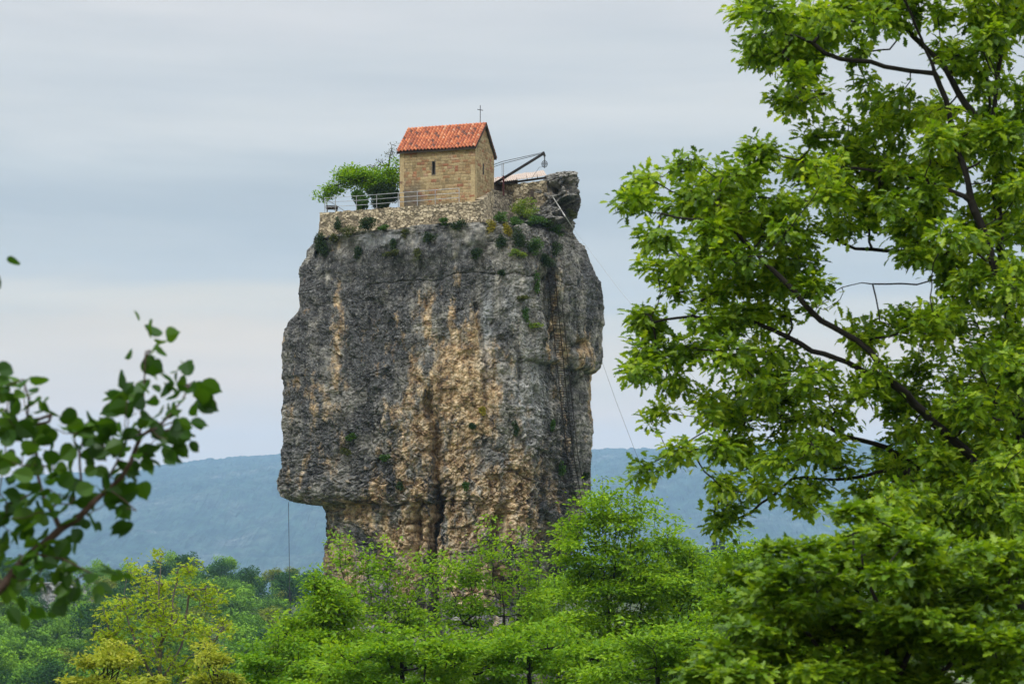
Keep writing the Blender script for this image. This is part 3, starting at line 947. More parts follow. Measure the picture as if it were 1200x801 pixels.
def church_roof():
    ov_e, ov_g = 0.22, 0.14           # eave and gable overhangs
    xa, xb = -LW - ov_g, ov_g
    half = WD / 2
    run = half + ov_e
    rise = (HR - HE) / half * run
    slope = math.hypot(run, rise)
    ncol, nrow = 23, 10
    root = None
    for side in (0, 1):
        nu, nv = ncol * 10, nrow * 7
        u = np.linspace(0, 1, nu + 1)
        v = np.linspace(0, 1, nv + 1)
        Uu, Vv = np.meshgrid(u, v, indexing='ij')
        colf = Uu * ncol
        ph = colf - np.floor(colf)
        prof = np.where(ph < 0.62, np.sin(np.clip(ph / 0.62, 0, 1) * math.pi) ** 0.7 * 0.11, -0.015 * np.sin((ph - 0.62) / 0.38 * math.pi))
        rowf = Vv * nrow
        fr = rowf - np.floor(rowf)
        colid = np.floor(np.clip(colf + 0.19, 0, ncol + 0.5))
        rowid = np.floor(np.clip(rowf, 0, nrow - 1e-6))
        rnd = hash3(colid.ravel(), rowid.ravel(), colid.ravel() * 0, 77 + side).reshape(colid.shape)
        h = prof + 0.045 * fr ** 1.0 + (rnd - 0.5) * 0.02 + 0.06      # v=0 ridge, 1 eave: each row steps down over the next
        sag = 0.03 * np.sin(Uu * 7) * Vv
        xx = xa + (xb - xa) * Uu
        s = Vv * (slope + 0.05)
        yy0 = half - s * run / slope
        zz0 = HE + (HR - HE) / half * half + 0.0 - s * rise / slope
        nyv, nzv = -rise / slope, run / slope
        yy = yy0 + nyv * (h + sag)
        zz = zz0 + nzv * (h + sag) + 0.05
        if side:
            yy = WD - yy
        b = MB()
        G = np.stack([xx, yy, zz], -1)
        b.grid(G if side == 0 else G)
        stone = rnd.copy()
        tr_ = hash3(colid.ravel(), rowid.ravel(), colid.ravel() * 0, 99 + side).reshape(colid.shape)
        stone = 0.2 + 0.7 * stone
        stone = np.where(tr_ > 0.93, 0.03, stone)
        stone = np.where(tr_ < 0.06, 1.0, stone)
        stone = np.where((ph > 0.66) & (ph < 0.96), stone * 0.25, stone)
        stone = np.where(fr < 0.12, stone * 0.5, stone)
        r = link('roof', mesh_np('roof', np.concatenate(b.v), np.concatenate(b.f), False, {'stone': stone.ravel()}), TILES, church)
        # boards under the tiles
        k = MB()
        sgn = 1 if side == 0 else -1
        yc0, yc1 = half, half - run
        P4 = [(yc0, HR + 0.03), (yc1, HR + 0.03 - rise), (yc1, HR - 0.09 - rise), (yc0, HR - 0.09)]
        Vb = []
        for xq in (xa, xb):
            for (yq, zq) in P4:
                Vb.append((xq, yq if side == 0 else WD - yq, zq))
        k.add(Vb, [(0, 1, 5, 4), (1, 2, 6, 5), (2, 3, 7, 6), (3, 0, 4, 7), (0, 3, 2, 1), (4, 5, 6, 7)])
        k.build('roof_board', DARKWOOD, r)
        root = root or r
    # ridge tiles
    nu = 24 * 8
    u = np.linspace(0, 1, nu + 1)
    an = np.linspace(-0.2, math.pi + 0.2, 9)
    Uu, An = np.meshgrid(u, an, indexing='ij')
    fr = (Uu * 16) % 1
    rad = 0.12 + 0.02 * fr
    G = np.stack([xa + (xb - xa) * Uu, half + np.cos(An) * rad, HR + 0.05 + np.sin(An) * rad * 0.85], -1)
    rid = hash3(np.floor(Uu * 16).ravel(), Uu.ravel() * 0, Uu.ravel() * 0, 5)
    b = MB(); b.grid(G)
    link('ridge_tiles', mesh_np('ridge_tiles', np.concatenate(b.v), np.concatenate(b.f), False, {'stone': 0.15 + 0.5 * rid}), TILES, root)
    # stone verge under the tiles at the near gable
    k = MB()
    k.beam((0.06, -0.12, HE - 0.16), (0.06, half, HR - 0.08), 0.10, 0.10)
    k.beam((0.06, WD + 0.12, HE - 0.16), (0.06, half, HR - 0.08), 0.10, 0.10)
    k.build('verge', DARKWOOD, church)
    k = MB()
    k.box((-LW / 2, -0.075, HE - 0.13), (LW + 0.1, 0.11, 0.12))
    k.build('cornice', WEATHERED_WOOD, church)
    # the iron cross on the near end of the ridge
    k = MB()
    cxx = -0.35
    k.tube([(cxx, half, HR), (cxx, half, HR + 1.42)], 0.028)
    k.tube([(cxx - 0.20, half - 0.06, HR + 1.13), (cxx + 0.20, half + 0.06, HR + 1.05)], 0.028)
    k.build('cross', STEEL, church)


church_roof()

# ------------------------------------------------------------------ terrace wall and floor
T_pts = [(374.5, 250, 136.0), (420, 246.5, 134.6), (468, 243, 133.2), (515, 239.5, 132.2), (556, 236.5, 131.7), (566, 236, 132.2)]
Tw = np.array([P(*a) for a in T_pts])
tb = P(*T_pts[0])
terr_len = np.concatenate([[0], np.cumsum(np.linalg.norm(np.diff(Tw[:, :2], axis=0), axis=1))])
left_back = np.array([Tw[0, 0] + 0.6, Tw[0, 1] + 4.5, Tw[0, 2]])
pth = [left_back[:2]] + [t[:2] for t in Tw] + [P(579, 225, 136.3)[:2]]
ztp = [Tw[0, 2] - 0.3] + [t[2] for t in Tw[:-1]] + [Tw[-1, 2] + 0.12, P(579, 222, 136.3)[2]]
zbt = [20.6, 21.3, 21.3, 21.3, 21.3, 21.3, 21.4, 21.6]
o = add_wall('retaining_wall', RUBBLE, path=pth, z_bot=zbt, z_top=ztp, thick=0.55, res=0.045, cell=(0.25, 0.19), amp=0.06, seed=3, lean=0.05)
tag(o, 'pale rubble retaining wall running round the rock edge under church and railing', 'wall')
gp = [P(577, 222, 135.6)[:2], P(590, 226, 136.6)[:2], P(606, 233, 137.6)[:2]]
o = add_wall('parapet_wall', RUBBLE_GREY, path=gp, z_bot=[21.9, 22.0, 22.2], z_top=[P(577, 221.5, 135.6)[2], P(590, 225.5, 136.6)[2], P(606, 232, 137.6)[2]],
             thick=0.4, res=0.045, cell=(0.27, 0.2), amp=0.06, seed=9)
tag(o, 'low grey rubble wall sloping down between church gable and lean-to', 'wall')
fl = MB()
fz = Tw[2, 2] - 0.08
outl = [Tw[0] + (0.45, 0.35, 0), Tw[2] + (0, 0.45, 0), Tw[4] + (-0.1, 0.5, 0), P(578, 225, 136.6), P(606, 232, 138.2), P(640, 232, 141), P(560, 232, 146), P(400, 232, 145)]
cen = np.mean([q[:2] for q in outl], 0)
Vv = [(q[0], q[1], fz) for q in outl] + [(q[0], q[1], 21.3) for q in outl] + [(cen[0], cen[1], fz)]
n_ = len(outl)
ff = []
for i in range(n_):
    j = (i + 1) % n_
    ff.append((i, n_ + i, n_ + j, j))
for i in range(0, n_, 2):
    ff.append((i, (i + 1) % n_, (i + 2) % n_, 2 * n_))
fl.add(Vv, ff)
tag(fl.build('terrace_floor', simple('trodden_earth', (0.16, 0.13, 0.09), 0.95, var=0.3, scale=2, bump=0.03)), kind='structure')


# ------------------------------------------------------------------ lean-to behind the church
sh_loc = P(612, 240, 138)
shed = thing('stone_lean_to', 'low stone lean-to with pale corrugated roof between church and rock knob', 'shed', tuple(sh_loc))
a0, a1, a2 = P(588, 215, 138.0), P(606, 214, 137.0), P(641, 210, 136.9)
V, Fc, at = wall_grid([a0[:2], a1[:2], a2[:2]], [21.9, 21.9, 21.9], [a0[2] - 0.12, a1[2] - 0.1, a2[2] - 0.12], 0.4, 0.045, (0.27, 0.2), 0.07, 14, holes=[])
link('wall', mesh_np('wall', V - sh_loc, Fc, False, at), RUBBLE, shed)
# narrow opening with a dark door set 3 mm proud frame
b = MB()
dc = P(623.5, 231.5, 136.9)
b.box(dc + (0, -0.07, 0), (0.26, 0.12, 1.15))
b.build('door', DARKWOOD, shed, sh_loc)


def corrugated(nl, nr, fl_, fr_, waves, amp, name, mat, parent, off, th_=0.02):
    u = np.linspace(0, 1, waves * 8 + 1)
    v = np.linspace(0, 1, 12)
    Uu, Vv = np.meshgrid(u, v, indexing='ij')
    nl, nr, fl_, fr_ = map(np.array, (nl, nr, fl_, fr_))
    G = (nl * (1 - Uu)[..., None] + nr * Uu[..., None]) * (1 - Vv)[..., None] + (fl_ * (1 - Uu)[..., None] + fr_ * Uu[..., None]) * Vv[..., None]
    G[..., 2] += amp * np.sin(Uu * waves * 2 * math.pi) + fbm(np.stack([Uu.ravel() * 5, Vv.ravel() * 3, Uu.ravel() * 0], 1), 2, 3).reshape(Uu.shape) * 0.03
    b = MB()
    b.grid(G)
    G2 = G.copy(); G2[..., 2] -= th_
    b.grid(G2[::-1])
    for row in (G[:, :1], G[:, -1:]):
        r2_ = row.copy(); r2_[..., 2] -= th_
        b.grid(np.concatenate([row, r2_], 1))
    return b.build(name, mat, parent, off)


rf = corrugated(P(577, 214.5, 136.4), P(640.5, 205.5, 137.0), P(577, 208.5, 141), P(637, 199.5, 141.5), 26, 0.035, 'roof', SHEET, shed, sh_loc)
corrugated(P(583, 208.6, 140.6), P(604, 206.6, 140.7), P(583, 207.6, 141.8), P(604, 205.6, 141.9), 9, 0.03, 'ridge_sheet', simple('red_sheet', (0.35, 0.09, 0.06), 0.6), rf, sh_loc)
b = MB()
b.beam(P(577, 217, 136.9), P(640, 208.2, 137.4), 0.10, 0.14)
for px_ in (582, 594, 606, 618, 630):
    f_ = (px_ - 577) / 64
    b.beam(P(px_, 215.9 - 8.8 * f_, 136.6), P(px_ - 1, 210 - 8.8 * f_, 140.8), 0.07, 0.09)
b.build('rafters', DARKWOOD, shed, sh_loc)
b = MB()
b.beam(P(579, 236, 140.6), P(579, 210.5, 140.6), 3.6, 0.06)
b.build('back_board', DARKWOOD, shed, sh_loc)

# ------------------------------------------------------------------ crane
cb = P(590, 228, 136.0)
crane = thing('lifting_crane', 'dark hand crane with sloping boom and hanging pulley beside the church gable', 'crane', tuple(cb))
b = MB(); b.beam(P(590, 229, 136.0), P(590, 206, 136.0), 0.14, 0.14); b.build('post', REDSTEEL, crane, cb)
b = MB(); b.beam(P(590, 206.3, 136.0), P(590, 191.5, 136.0), 0.05, 0.05); b.beam(P(588.3, 206.3, 136.0), P(588.3, 191.5, 136.0), 0.04, 0.04)
b.build('mast', GALV, crane, cb)
tipb = P(637.5, 179.6, 134.5)
b = MB(); b.beam(P(576, 217.5, 136.6), tipb, 0.14, 0.16); b.beam(tipb + (-.06, 0, .1), tipb + (0.06, 0, -0.22), 0.18, 0.16); b.build('boom', STEEL, crane, cb)
b = MB()
for dz in (0, 0.16):
    b.tube([P(575, 196.8, 136.9) + (0, 0, dz), P(589, 191.8, 136.0) + (0, 0, dz), tipb + (0, 0, dz * 0.4)], 0.022)
b.build('stay_cable', STEEL, crane, cb)
b = MB()
ht = tipb + (0.02, 0, -0.2)
b.tube([ht, ht + (0, 0, -0.35)], 0.02)
b.tube([ht + (0.05, 0, 0), ht + (0.05, 0, -0.4)], 0.02)
b.build('hoist_chain', STEEL, crane, cb)
b = MB()
cc_ = ht + (0.02, 0, -0.58)
for rr_, w_ in ((0.2, 0.028), (0.11, 0.025)):
    b.tube([cc_ + (rr_ * math.cos(t), 0.02, rr_ * math.sin(t) * 1.15) for t in np.linspace(0, 2 * math.pi, 17)], w_)
b.tube([cc_ + (0.0, 0, 0.24), cc_ + (0.0, 0, -0.3)], 0.03)
b.tube([cc_ + (-0.18, 0, 0.0), cc_ + (0.18, 0, 0)], 0.02)
b.build('pulley', STEEL, crane, cb)
b = MB()
b.tube([cc_ + (-0.05, 0, -0.2), P(632, 196, 135.2), P(623, 209, 136.5)], 0.012)
b.build('haul_line', ROPE, crane, cb)

# ------------------------------------------------------------------ railing on the terrace
rb = P(380, 249, 136.2)
rail = thing('railing', 'thin galvanised three-bar railing along the terrace edge left of church', 'railing', tuple(rb))
posts_px = [380.6, 393, 417.7, 441.4, 466.8, 489, 510, 538]
base_y = [248.8, 247.8, 246.6, 245, 243, 241.5, 239.8, 237.8]
dep = [136.1, 135.6, 134.9, 134.2, 133.45, 132.9, 132.45, 132.05]
pb = [P(a, c, d) for a, c, d in zip(posts_px, base_y, dep)]
for q in pb:
    b = MB(); b.tube([q + (0, 0, -0.15), q + (0, 0, 1.06)], 0.028); b.build('post', GALV, rail, rb)
for hgt in (0.38, 0.72, 1.05):
    b = MB(); b.tube([q + (0, 0, hgt) for q in pb], 0.02); b.build('rail', GALV, rail, rb)
q0 = pb[0]
rt = thing('stair_handrail', 'sloping grey handrail dropping from the railing at the far left terrace corner', 'railing', tuple(q0))
b = MB()
b.tube([q0 + (0.12, 0.25, 1.0), q0 + (2.0, 2.4, 0.0)], 0.022)
b.tube([q0 + (0.12, 0.25, 0.6), q0 + (1.25, 1.6, 0.0)], 0.02)
b.build('rail', GALV, rt, q0)
for k_ in (0.0, 0.35, 0.7):
    b = MB()
    st_ = q0 + (0.12 + 1.88 * k_, 0.25 + 2.15 * k_, 0)
    b.tube([st_ + (0, 0, -0.2), st_ + (0, 0, 1.0 * (1 - k_) + 0.02)], 0.024)
    b.build('post', GALV, rt, q0)
# rusty tray
bx = P(389, 247.5, 137.0)
tray = MB()
tray.box(bx + (0, 0, 0.17), (0.85, 0.5, 0.03)); tray.box(bx + (0, -0.24, 0.28), (0.85, 0.03, 0.22)); tray.box(bx + (0, 0.24, 0.28), (0.85, 0.03, 0.22))
tray.box(bx + (-0.41, 0, 0.28), (0.03, 0.45, 0.22)); tray.box(bx + (0.41, 0, 0.28), (0.03, 0.45, 0.22))
for sx in (-0.36, 0.36):
    for sy in (-0.2, 0.2):
        tray.box(bx + (sx, sy, 0.07), (0.05, 0.05, 0.18))
tag(tray.build('metal_trough', RUST, None), 'rusty brown trough on the terrace behind the leftmost railing posts', 'trough')

# ------------------------------------------------------------------ ladder on the right face
ldp = [(646, 318), (650, 360), (654, 400), (657, 430), (660, 460), (664, 495), (668, 532), (674, 565), (681, 600)]
lad_pts = []
for x, y in ldp:
    s_ = min(surf(x + k, y)[1] for k in (-4, 0, 4, 8))
    lad_pts.append((x, y, s_ - 0.3))
dsm = np.array([q[2] for q in lad_pts])
dsm = np.convolve(np.pad(dsm, 1, mode='edge'), [0.25, 0.5, 0.25], 'valid')
LP = np.array([P(q[0], q[1], d_) for q, d_ in zip(lad_pts, dsm)])
tt = np.linspace(0, len(LP) - 1, 90)
LPs = np.stack([np.interp(tt, np.arange(len(LP)), LP[:, i]) for i in range(3)], 1)
lad = thing('iron_ladder', 'long rusty iron ladder climbing the right face of the rock pillar', 'ladder', tuple(LPs[-1]))
side_v = np.array([0.25, 0.12, 0])
for s_ in (-1, 1):
    b = MB(); b.tube(LPs + side_v * s_, 0.03, 4); b.build('ladder_rail', RUST, lad, LPs[-1])
b = MB(); b.tube(LPs[10:] + side_v * 2.3 + (0, -0.35, 0), 0.025, 4); b.build('guard_bar', RUST, lad, LPs[-1])
for i in range(0, 90):
    b = MB(); b.tube([LPs[i] - side_v, LPs[i] + side_v], 0.022, 4); b.build('rung', RUST, lad, LPs[-1])
for i in range(8, 90, 9):
    b = MB()
    c_ = LPs[i]
    b.tube([c_ + side_v * math.cos(t) * 1.5 + np.array([0.25, -0.55, 0]) * math.sin(t) for t in np.linspace(0, math.pi, 9)], 0.022, 4)
    b.build('safety_hoop', RUST, lad, LPs[-1])
    b = MB(); b.tube([c_ + side_v * 1.0, c_ + side_v * 1.0 + (0.3, 1.0, 0)], 0.025, 4); b.build('bracket', RUST, lad, LPs[-1])


# ------------------------------------------------------------------ ropes
def rope(name, label, pts, r, mat, cat='rope'):
    b = MB()
    b.tube(pts, r, 6)
    return tag(b.build(name, mat), label, cat)


rp = [P(338 + 3 * t, 588 + 200 * t, 137 - 3 * t) for t in np.linspace(0, 1, 12)]
rope('hanging_rope', 'dark rope hanging straight down from the overhang at the pillar\'s lower left', rp, 0.022, ROPE)
ks = [(648, 232), (655, 243), (662, 254), (672, 269)]
kp = [surf(x, y) + (0, -0.35, 0) for x, y in ks]
rope('pale_hose', 'pale hose slung across the rock knob right of the church', kp, 0.045, ROPEPALE, 'hose')
ca = np.array([P(672, 268, 137.5), P(724, 337, 122), P(800, 428, 106), P(911, 546, 88), P(966, 601, 80), P(1040, 668, 72)])
tq = np.linspace(0, 5, 60)
rope('zip_cable', 'thin pale cable sagging from the rock knob down behind the big right tree',
     np.stack([np.interp(tq, np.arange(6), ca[:, i]) for i in range(3)], 1), 0.011, GALV, 'cable')
rope('anchor_cable', 'thin dark cable slanting down from the brow on the pillar\'s right edge',
     [P(700, 408, 140), P(722, 470, 135), P(745, 530, 130), P(775, 606, 124)], 0.012, ROPE, 'cable')
rope('thin_line', 'thin dark line running down the rock beside the pale hose', [surf(641, 218) + (0, -0.4, 0), surf(648, 250) + (0, -0.5, 0), surf(657, 275) + (0, -0.4, 0), surf(660, 300) + (0, -0.4, 0)], 0.018, ROPE)


# ------------------------------------------------------------------ foliage tools
def leaf_template(kind):
    if kind == 'diamond':
        V = [(0, 0, 0), (-0.30, 0.5, 0.10), (0, 1, -0.03), (0.30, 0.5, 0.10)]
        T = [(0, 2, 1), (0, 3, 2)]
    elif kind == 'clump':   # small three-leaf clump
        V, T = [], []
        for k, a in enumerate((-0.9, 0.0, 0.95)):
            c, s = math.cos(a), math.sin(a)
            q = [(0, 0, 0), (-0.24, 0.45, 0.08), (0, 1, -0.06), (0.24, 0.45, 0.08)]
            i = len(V)
            V += [(x * c + y * s, -x * s + y * c, z + 0.03 * k) for x, y, z in q]
            T += [(i, i + 2, i + 1), (i, i + 3, i + 2)]
    elif kind == 'oak':
        per = [(0, 0), (-0.08, 0.12), (-0.22, 0.24), (-0.13, 0.36), (-0.32, 0.52), (-0.16, 0.62), (-0.27, 0.80), (-0.09, 0.90), (0, 1.08),
               (0.09, 0.90), (0.27, 0.80), (0.16, 0.62), (0.32, 0.52), (0.13, 0.36), (0.22, 0.24), (0.08, 0.12)]
        V = [(0, 0.5, -0.05)] + [(x, y, 0.2 * abs(x) - 0.3 * (y - 0.3) ** 2) for x, y in per]
        n = len(per)
        T = [(0, 1 + (i + 1) % n, 1 + i) for i in range(n)]
    elif kind == 'lobed':
        per = [(0, 0), (-0.14, 0.10), (-0.36, 0.10), (-0.24, 0.32), (-0.5, 0.52), (-0.20, 0.62), (-0.22, 0.84), (0, 1.05),
               (0.22, 0.84), (0.20, 0.62), (0.5, 0.52), (0.24, 0.32), (0.36, 0.10), (0.14, 0.10)]
        V = [(0, 0.45, -0.05)] + [(x, y, 0.14 * abs(x) - 0.12 * (y - 0.4) ** 2) for x, y in per]
        n = len(per)
        T = [(0, 1 + (i + 1) % n, 1 + i) for i in range(n)]
    else:  # 'round' hazel-like
        per = [(0, 0), (-0.25, 0.06), (-0.43, 0.3), (-0.45, 0.55), (-0.3, 0.82), (-0.1, 0.96), (0, 1.1), (0.1, 0.96), (0.3, 0.82), (0.45, 0.55), (0.43, 0.3), (0.25, 0.06)]
        V = [(0, 0.5, -0.07)] + [(x, y, 0.22 * abs(x) - 0.15 * (y - 0.4) ** 2) for x, y in per]
        n = len(per)
        T = [(0, 1 + (i + 1) % n, 1 + i) for i in range(n)]
    return np.array(V, float), np.array(T, int)


def leaves(pos, size, rng, kind='diamond', up=1.0, dirs=None, tilt=0.5, droop=0.15):
    Vt, Tt = leaf_template(kind)
    n = len(pos)
    a = rng.uniform(0, 2 * math.pi, n)
    D = np.stack([np.cos(a), np.sin(a), rng.normal(-droop, 0.3, n)], 1)
    if dirs is not None:
        D = D * 0.75 + dirs
    D /= np.linalg.norm(D, axis=1)[:, None]
    Nn = np.stack([rng.normal(0, tilt, n), rng.normal(0, tilt, n), np.full(n, up)], 1)
    Nn -= D * (Nn * D).sum(1)[:, None]
    Nn /= np.linalg.norm(Nn, axis=1)[:, None] + 1e-9
    Rr = np.cross(D, Nn)
    s = (size * rng.uniform(0.6, 1.25, n))[:, None, None]
    V = pos[:, None, :] + s * (Vt[None, :, 0:1] * Rr[:, None] + Vt[None, :, 1:2] * D[:, None] + Vt[None, :, 2:3] * Nn[:, None])
    k = len(Vt)
    T = (Tt[None] + (np.arange(n) * k)[:, None, None]).reshape(-1, 3)
    return V.reshape(-1, 3), T


def resample(pts, step, rng, jit=0.0):
    pts = np.array(pts, float)
    L = np.concatenate([[0], np.cumsum(np.linalg.norm(np.diff(pts, axis=0), axis=1))])
    n = max(2, int(L[-1] / step) + 1)
    u = np.linspace(0, L[-1], n)
    q = np.stack([np.interp(u, L, pts[:, i]) for i in range(3)], 1)
    if jit and n > 3:
        w = rng.normal(0, jit, (n, 3))
        w = (w + np.roll(w, 1, 0) + np.roll(w, -1, 0)) / 3
        w[0] = w[-1] = 0
        q = q + w
    return q


def grow(limbs, attr, step, rng, arc=0.12):
    cap = 200000
    pos = np.zeros((cap, 3)); par = np.full(cap, -1); n = 0
    for li, L in enumerate(limbs):
        q = resample(L, step, rng, step * 0.24)
        if li == 0:
            prev = -1
        else:
            prev = int(np.argmin(((pos[:n] - q[0]) ** 2).sum(1)))
        for k, x in enumerate(q):
            if k == 0 and li > 0 and np.linalg.norm(pos[prev] - x) < step * 0.4:
                continue
            pos[n] = x; par[n] = prev; prev = n; n += 1
    nl = n
    d0 = np.array([np.sqrt(((pos[:nl] - a) ** 2).sum(1).min()) for a in attr])
    tips, tdir = [], []
    for ai in np.argsort(d0):
        a = attr[ai]
        dv = pos[:n] - a
        dd = np.sqrt((dv ** 2).sum(1))
        cost = dd + 0.25 * np.maximum(dv[:, 2], 0)
        i = int(np.argmin(cost))
        d = dd[i]
        m = max(1, int(math.ceil(d / step)))
        s0 = pos[i].copy()
        off = rng.normal(0, 1, 3) * d * 0.07
        off[2] -= arc * d * 0.5
        prev = i
        for k in range(1, m + 1):
            t = k / m
            x = s0 * (1 - t) + a * t + off * math.sin(math.pi * t) + (rng.normal(0, step * 0.07, 3) if k < m else 0)
            pos[n] = x; par[n] = prev; prev = n; n += 1
        tips.append(prev)
        dr = a - pos[par[prev]]
        tdir.append(dr / (np.linalg.norm(dr) + 1e-9))
    return pos[:n].copy(), par[:n].copy(), np.array(tips), np.array(tdir)


def branch_mesh(pos, par, tips, r_tip, r_base, pw=1.95, sides=5):
    n = len(pos)
    acc = np.zeros(n)
    acc[tips] += r_tip ** pw
    for i in range(n - 1, 0, -1):
        if acc[i] == 0:
            acc[i] = r_tip ** pw
        if par[i] >= 0:
            acc[par[i]] += acc[i]
    if acc[0] == 0:
        acc[0] = r_tip ** pw
    r = acc ** (1 / pw)
    k = (r_base - r_tip) / max(r.max() - r_tip, 1e-6)
    r = r_tip + (r - r_tip) * k
    e = np.where(par >= 0)[0]
    A, B = pos[par[e]], pos[e]
    ra, rb_ = np.minimum(r[par[e]], r[e] * 1.35), r[e]
    D = B - A
    Ln = np.linalg.norm(D, axis=1)
    ok = Ln > 1e-5
    A, B, D, Ln, ra, rb_ = A[ok], B[ok], D[ok], Ln[ok], ra[ok], rb_[ok]
    D /= Ln[:, None]
    A = A - D * (ra * 0.35)[:, None]
    ref = np.where(np.abs(D[:, 2:3]) < 0.9, [[0, 0, 1.0]], [[1.0, 0, 0]])
    u = np.cross(D, ref); u /= np.linalg.norm(u, axis=1)[:, None]
    w = np.cross(D, u)
    th = np.arange(sides) * 2 * math.pi / sides
    ring = u[:, None] * np.cos(th)[None, :, None] + w[:, None] * np.sin(th)[None, :, None]
    V = np.concatenate([A[:, None] + ring * ra[:, None, None], B[:, None] + ring * rb_[:, None, None]], 1)
    m = len(A)
    q = np.arange(sides)
    f = np.stack([q, (q + 1) % sides, (q + 1) % sides + sides, q + sides], 1)
    Fc = (f[None] + (np.arange(m) * 2 * sides)[:, None, None]).reshape(-1, 4)
    return V.reshape(-1, 3), Fc


def lobes_pts(lobes, Yc, n, rng, depth_k=1.0, dy=0.0, shell=0.35, flat=1.0):
    """n attractor points inside ellipsoids given in photo pixels at depth Yc"""
    L = np.array([l[:4] for l in lobes], float)
    ex = np.array([l[4] if len(l) > 4 else 0 for l in lobes], float)
    vol = (L[:, 2] * L[:, 3]) ** 1.1
    ch = rng.choice(len(L), n, p=vol / vol.sum())
    v = rng.normal(0, 1, (n, 3))
    v /= np.linalg.norm(v, axis=1)[:, None]
    v *= (rng.uniform(0, 1, n) ** shell)[:, None]
    offs = rng.uniform(-dy, dy, len(L)) + ex
    c = np.array([P(l[0], l[1], Yc + o_) for l, o_ in zip(L, offs)])
    s = Yc / F
    rad = np.stack([L[:, 2] * s, np.minimum(L[:, 2], L[:, 3] * 1.6) * s * depth_k, L[:, 3] * s], 1)
    return c[ch] + v * rad[ch]


def plant_tree(name, label, cat, base, limbs, attr, rng, step, r_tip, r_base, nleaf, lsize, lmat, bark, kind, spread, group=None, flat=0.5,
               tilt=0.5, droop=0.15, sides=5, scatter_twigs=True, up=1.0):
    t = thing(name, label, cat, tuple(base), 0, group)
    pos, par, tips, tdir = grow(limbs, attr, step, rng)
    V, Fc = branch_mesh(pos, par, tips, r_tip, r_base, sides=sides)
    link('trunk', mesh_np('trunk', V - base, Fc, True), bark, t)
    n = nleaf * len(tips)
    ti = np.repeat(np.arange(len(tips)), nleaf)
    back = rng.uniform(0, 1, n)
    pr = par[tips[ti]]
    o_ = pos[tips[ti]] * (1 - back[:, None] * 0.8) + pos[pr] * back[:, None] * 0.8
    off = rng.normal(0, spread, (n, 3))
    off[:, 2] *= flat
    V, Fc = leaves(o_ + off, lsize, rng, kind, up=up, dirs=tdir[ti] * 0.7 + off / (spread * 2.5), tilt=tilt, droop=droop)
    link('crown', mesh_np('crown', V - base, Fc, False), lmat, t)
    return t


# ------------------------------------------------------------------ shrubs and tufts on the pillar
def shrub(px_, py_, wpx, hpx, mat, label, name='shrub', cat='shrub', group=None, seed=0, dens=1.0, base=None, spiky=False, out=0.3):
    rng = np.random.default_rng(1000 + seed)
    c = surf(px_, py_) if base is None else np.array(base)
    if base is None and py_ < 276 and px_ < 640:
        lim = np.interp(px_, [374, 420, 468, 515, 556, 575, 590, 612, 640], [135.6, 134.2, 132.8, 131.8, 131.2, 134.0, 135.6, 136.6, 136.6])
        if c[1] > lim:
            c = P(px_, py_, lim)
    s = c[1] / F
    rx, rz = wpx * s, hpx * s
    if base is None:
        c = c * 1.0
        near = min(surf(px_ + dx_, py_ + dz_)[1] for dx_ in (-wpx * 0.5, 0, wpx * 0.5) for dz_ in (-hpx * 0.4, 0, hpx * 0.4))
        c = P(px_, py_, min(c[1], max(near + 0.1, c[1] - 0.8)))
    c = c + np.array([0, -rx * out, 0])
    n = int(520 * dens * max(1, (wpx * hpx) / 36) ** 0.85)
    nl = 7 if wpx > 5 else 4
    ctr = rng.normal(0, 0.45, (nl, 3)) * (rx, rx * 0.6, rz)
    ch = rng.integers(0, nl, n)
    v = rng.normal(0, 1, (n, 3)); v /= np.linalg.norm(v, axis=1)[:, None]
    v *= (rng.uniform(0, 1, n) ** 0.4)[:, None] * (rx * 0.62, rx * 0.5, rz * 0.62)
    p_ = c + ctr[ch] + v
    t = thing(name, label, cat, tuple(c + (0, rx * 0.2, -rz * 0.8)), 0, group)
    b0 = np.array(t.location)
    V, T = leaves(p_, 0.13 if not spiky else 0.22, rng, 'diamond', up=0.6, tilt=0.9, dirs=(v / (rx * 0.6)) * 0.6 + ((0, 0, 0.8) if spiky else (0, 0, 0.2)))
    link('foliage', mesh_np('foliage', V - b0, T, False), mat, t)
    b = MB()
    for k in range(nl):
        e = c + ctr[k]
        b.tube([b0 + (0, rx * 0.3, 0), (b0 + e) / 2 + rng.normal(0, 0.05, 3), e], (0.03, 0.02, 0.01), 4)
    b.build('stem', BARK, t, b0)
    return t


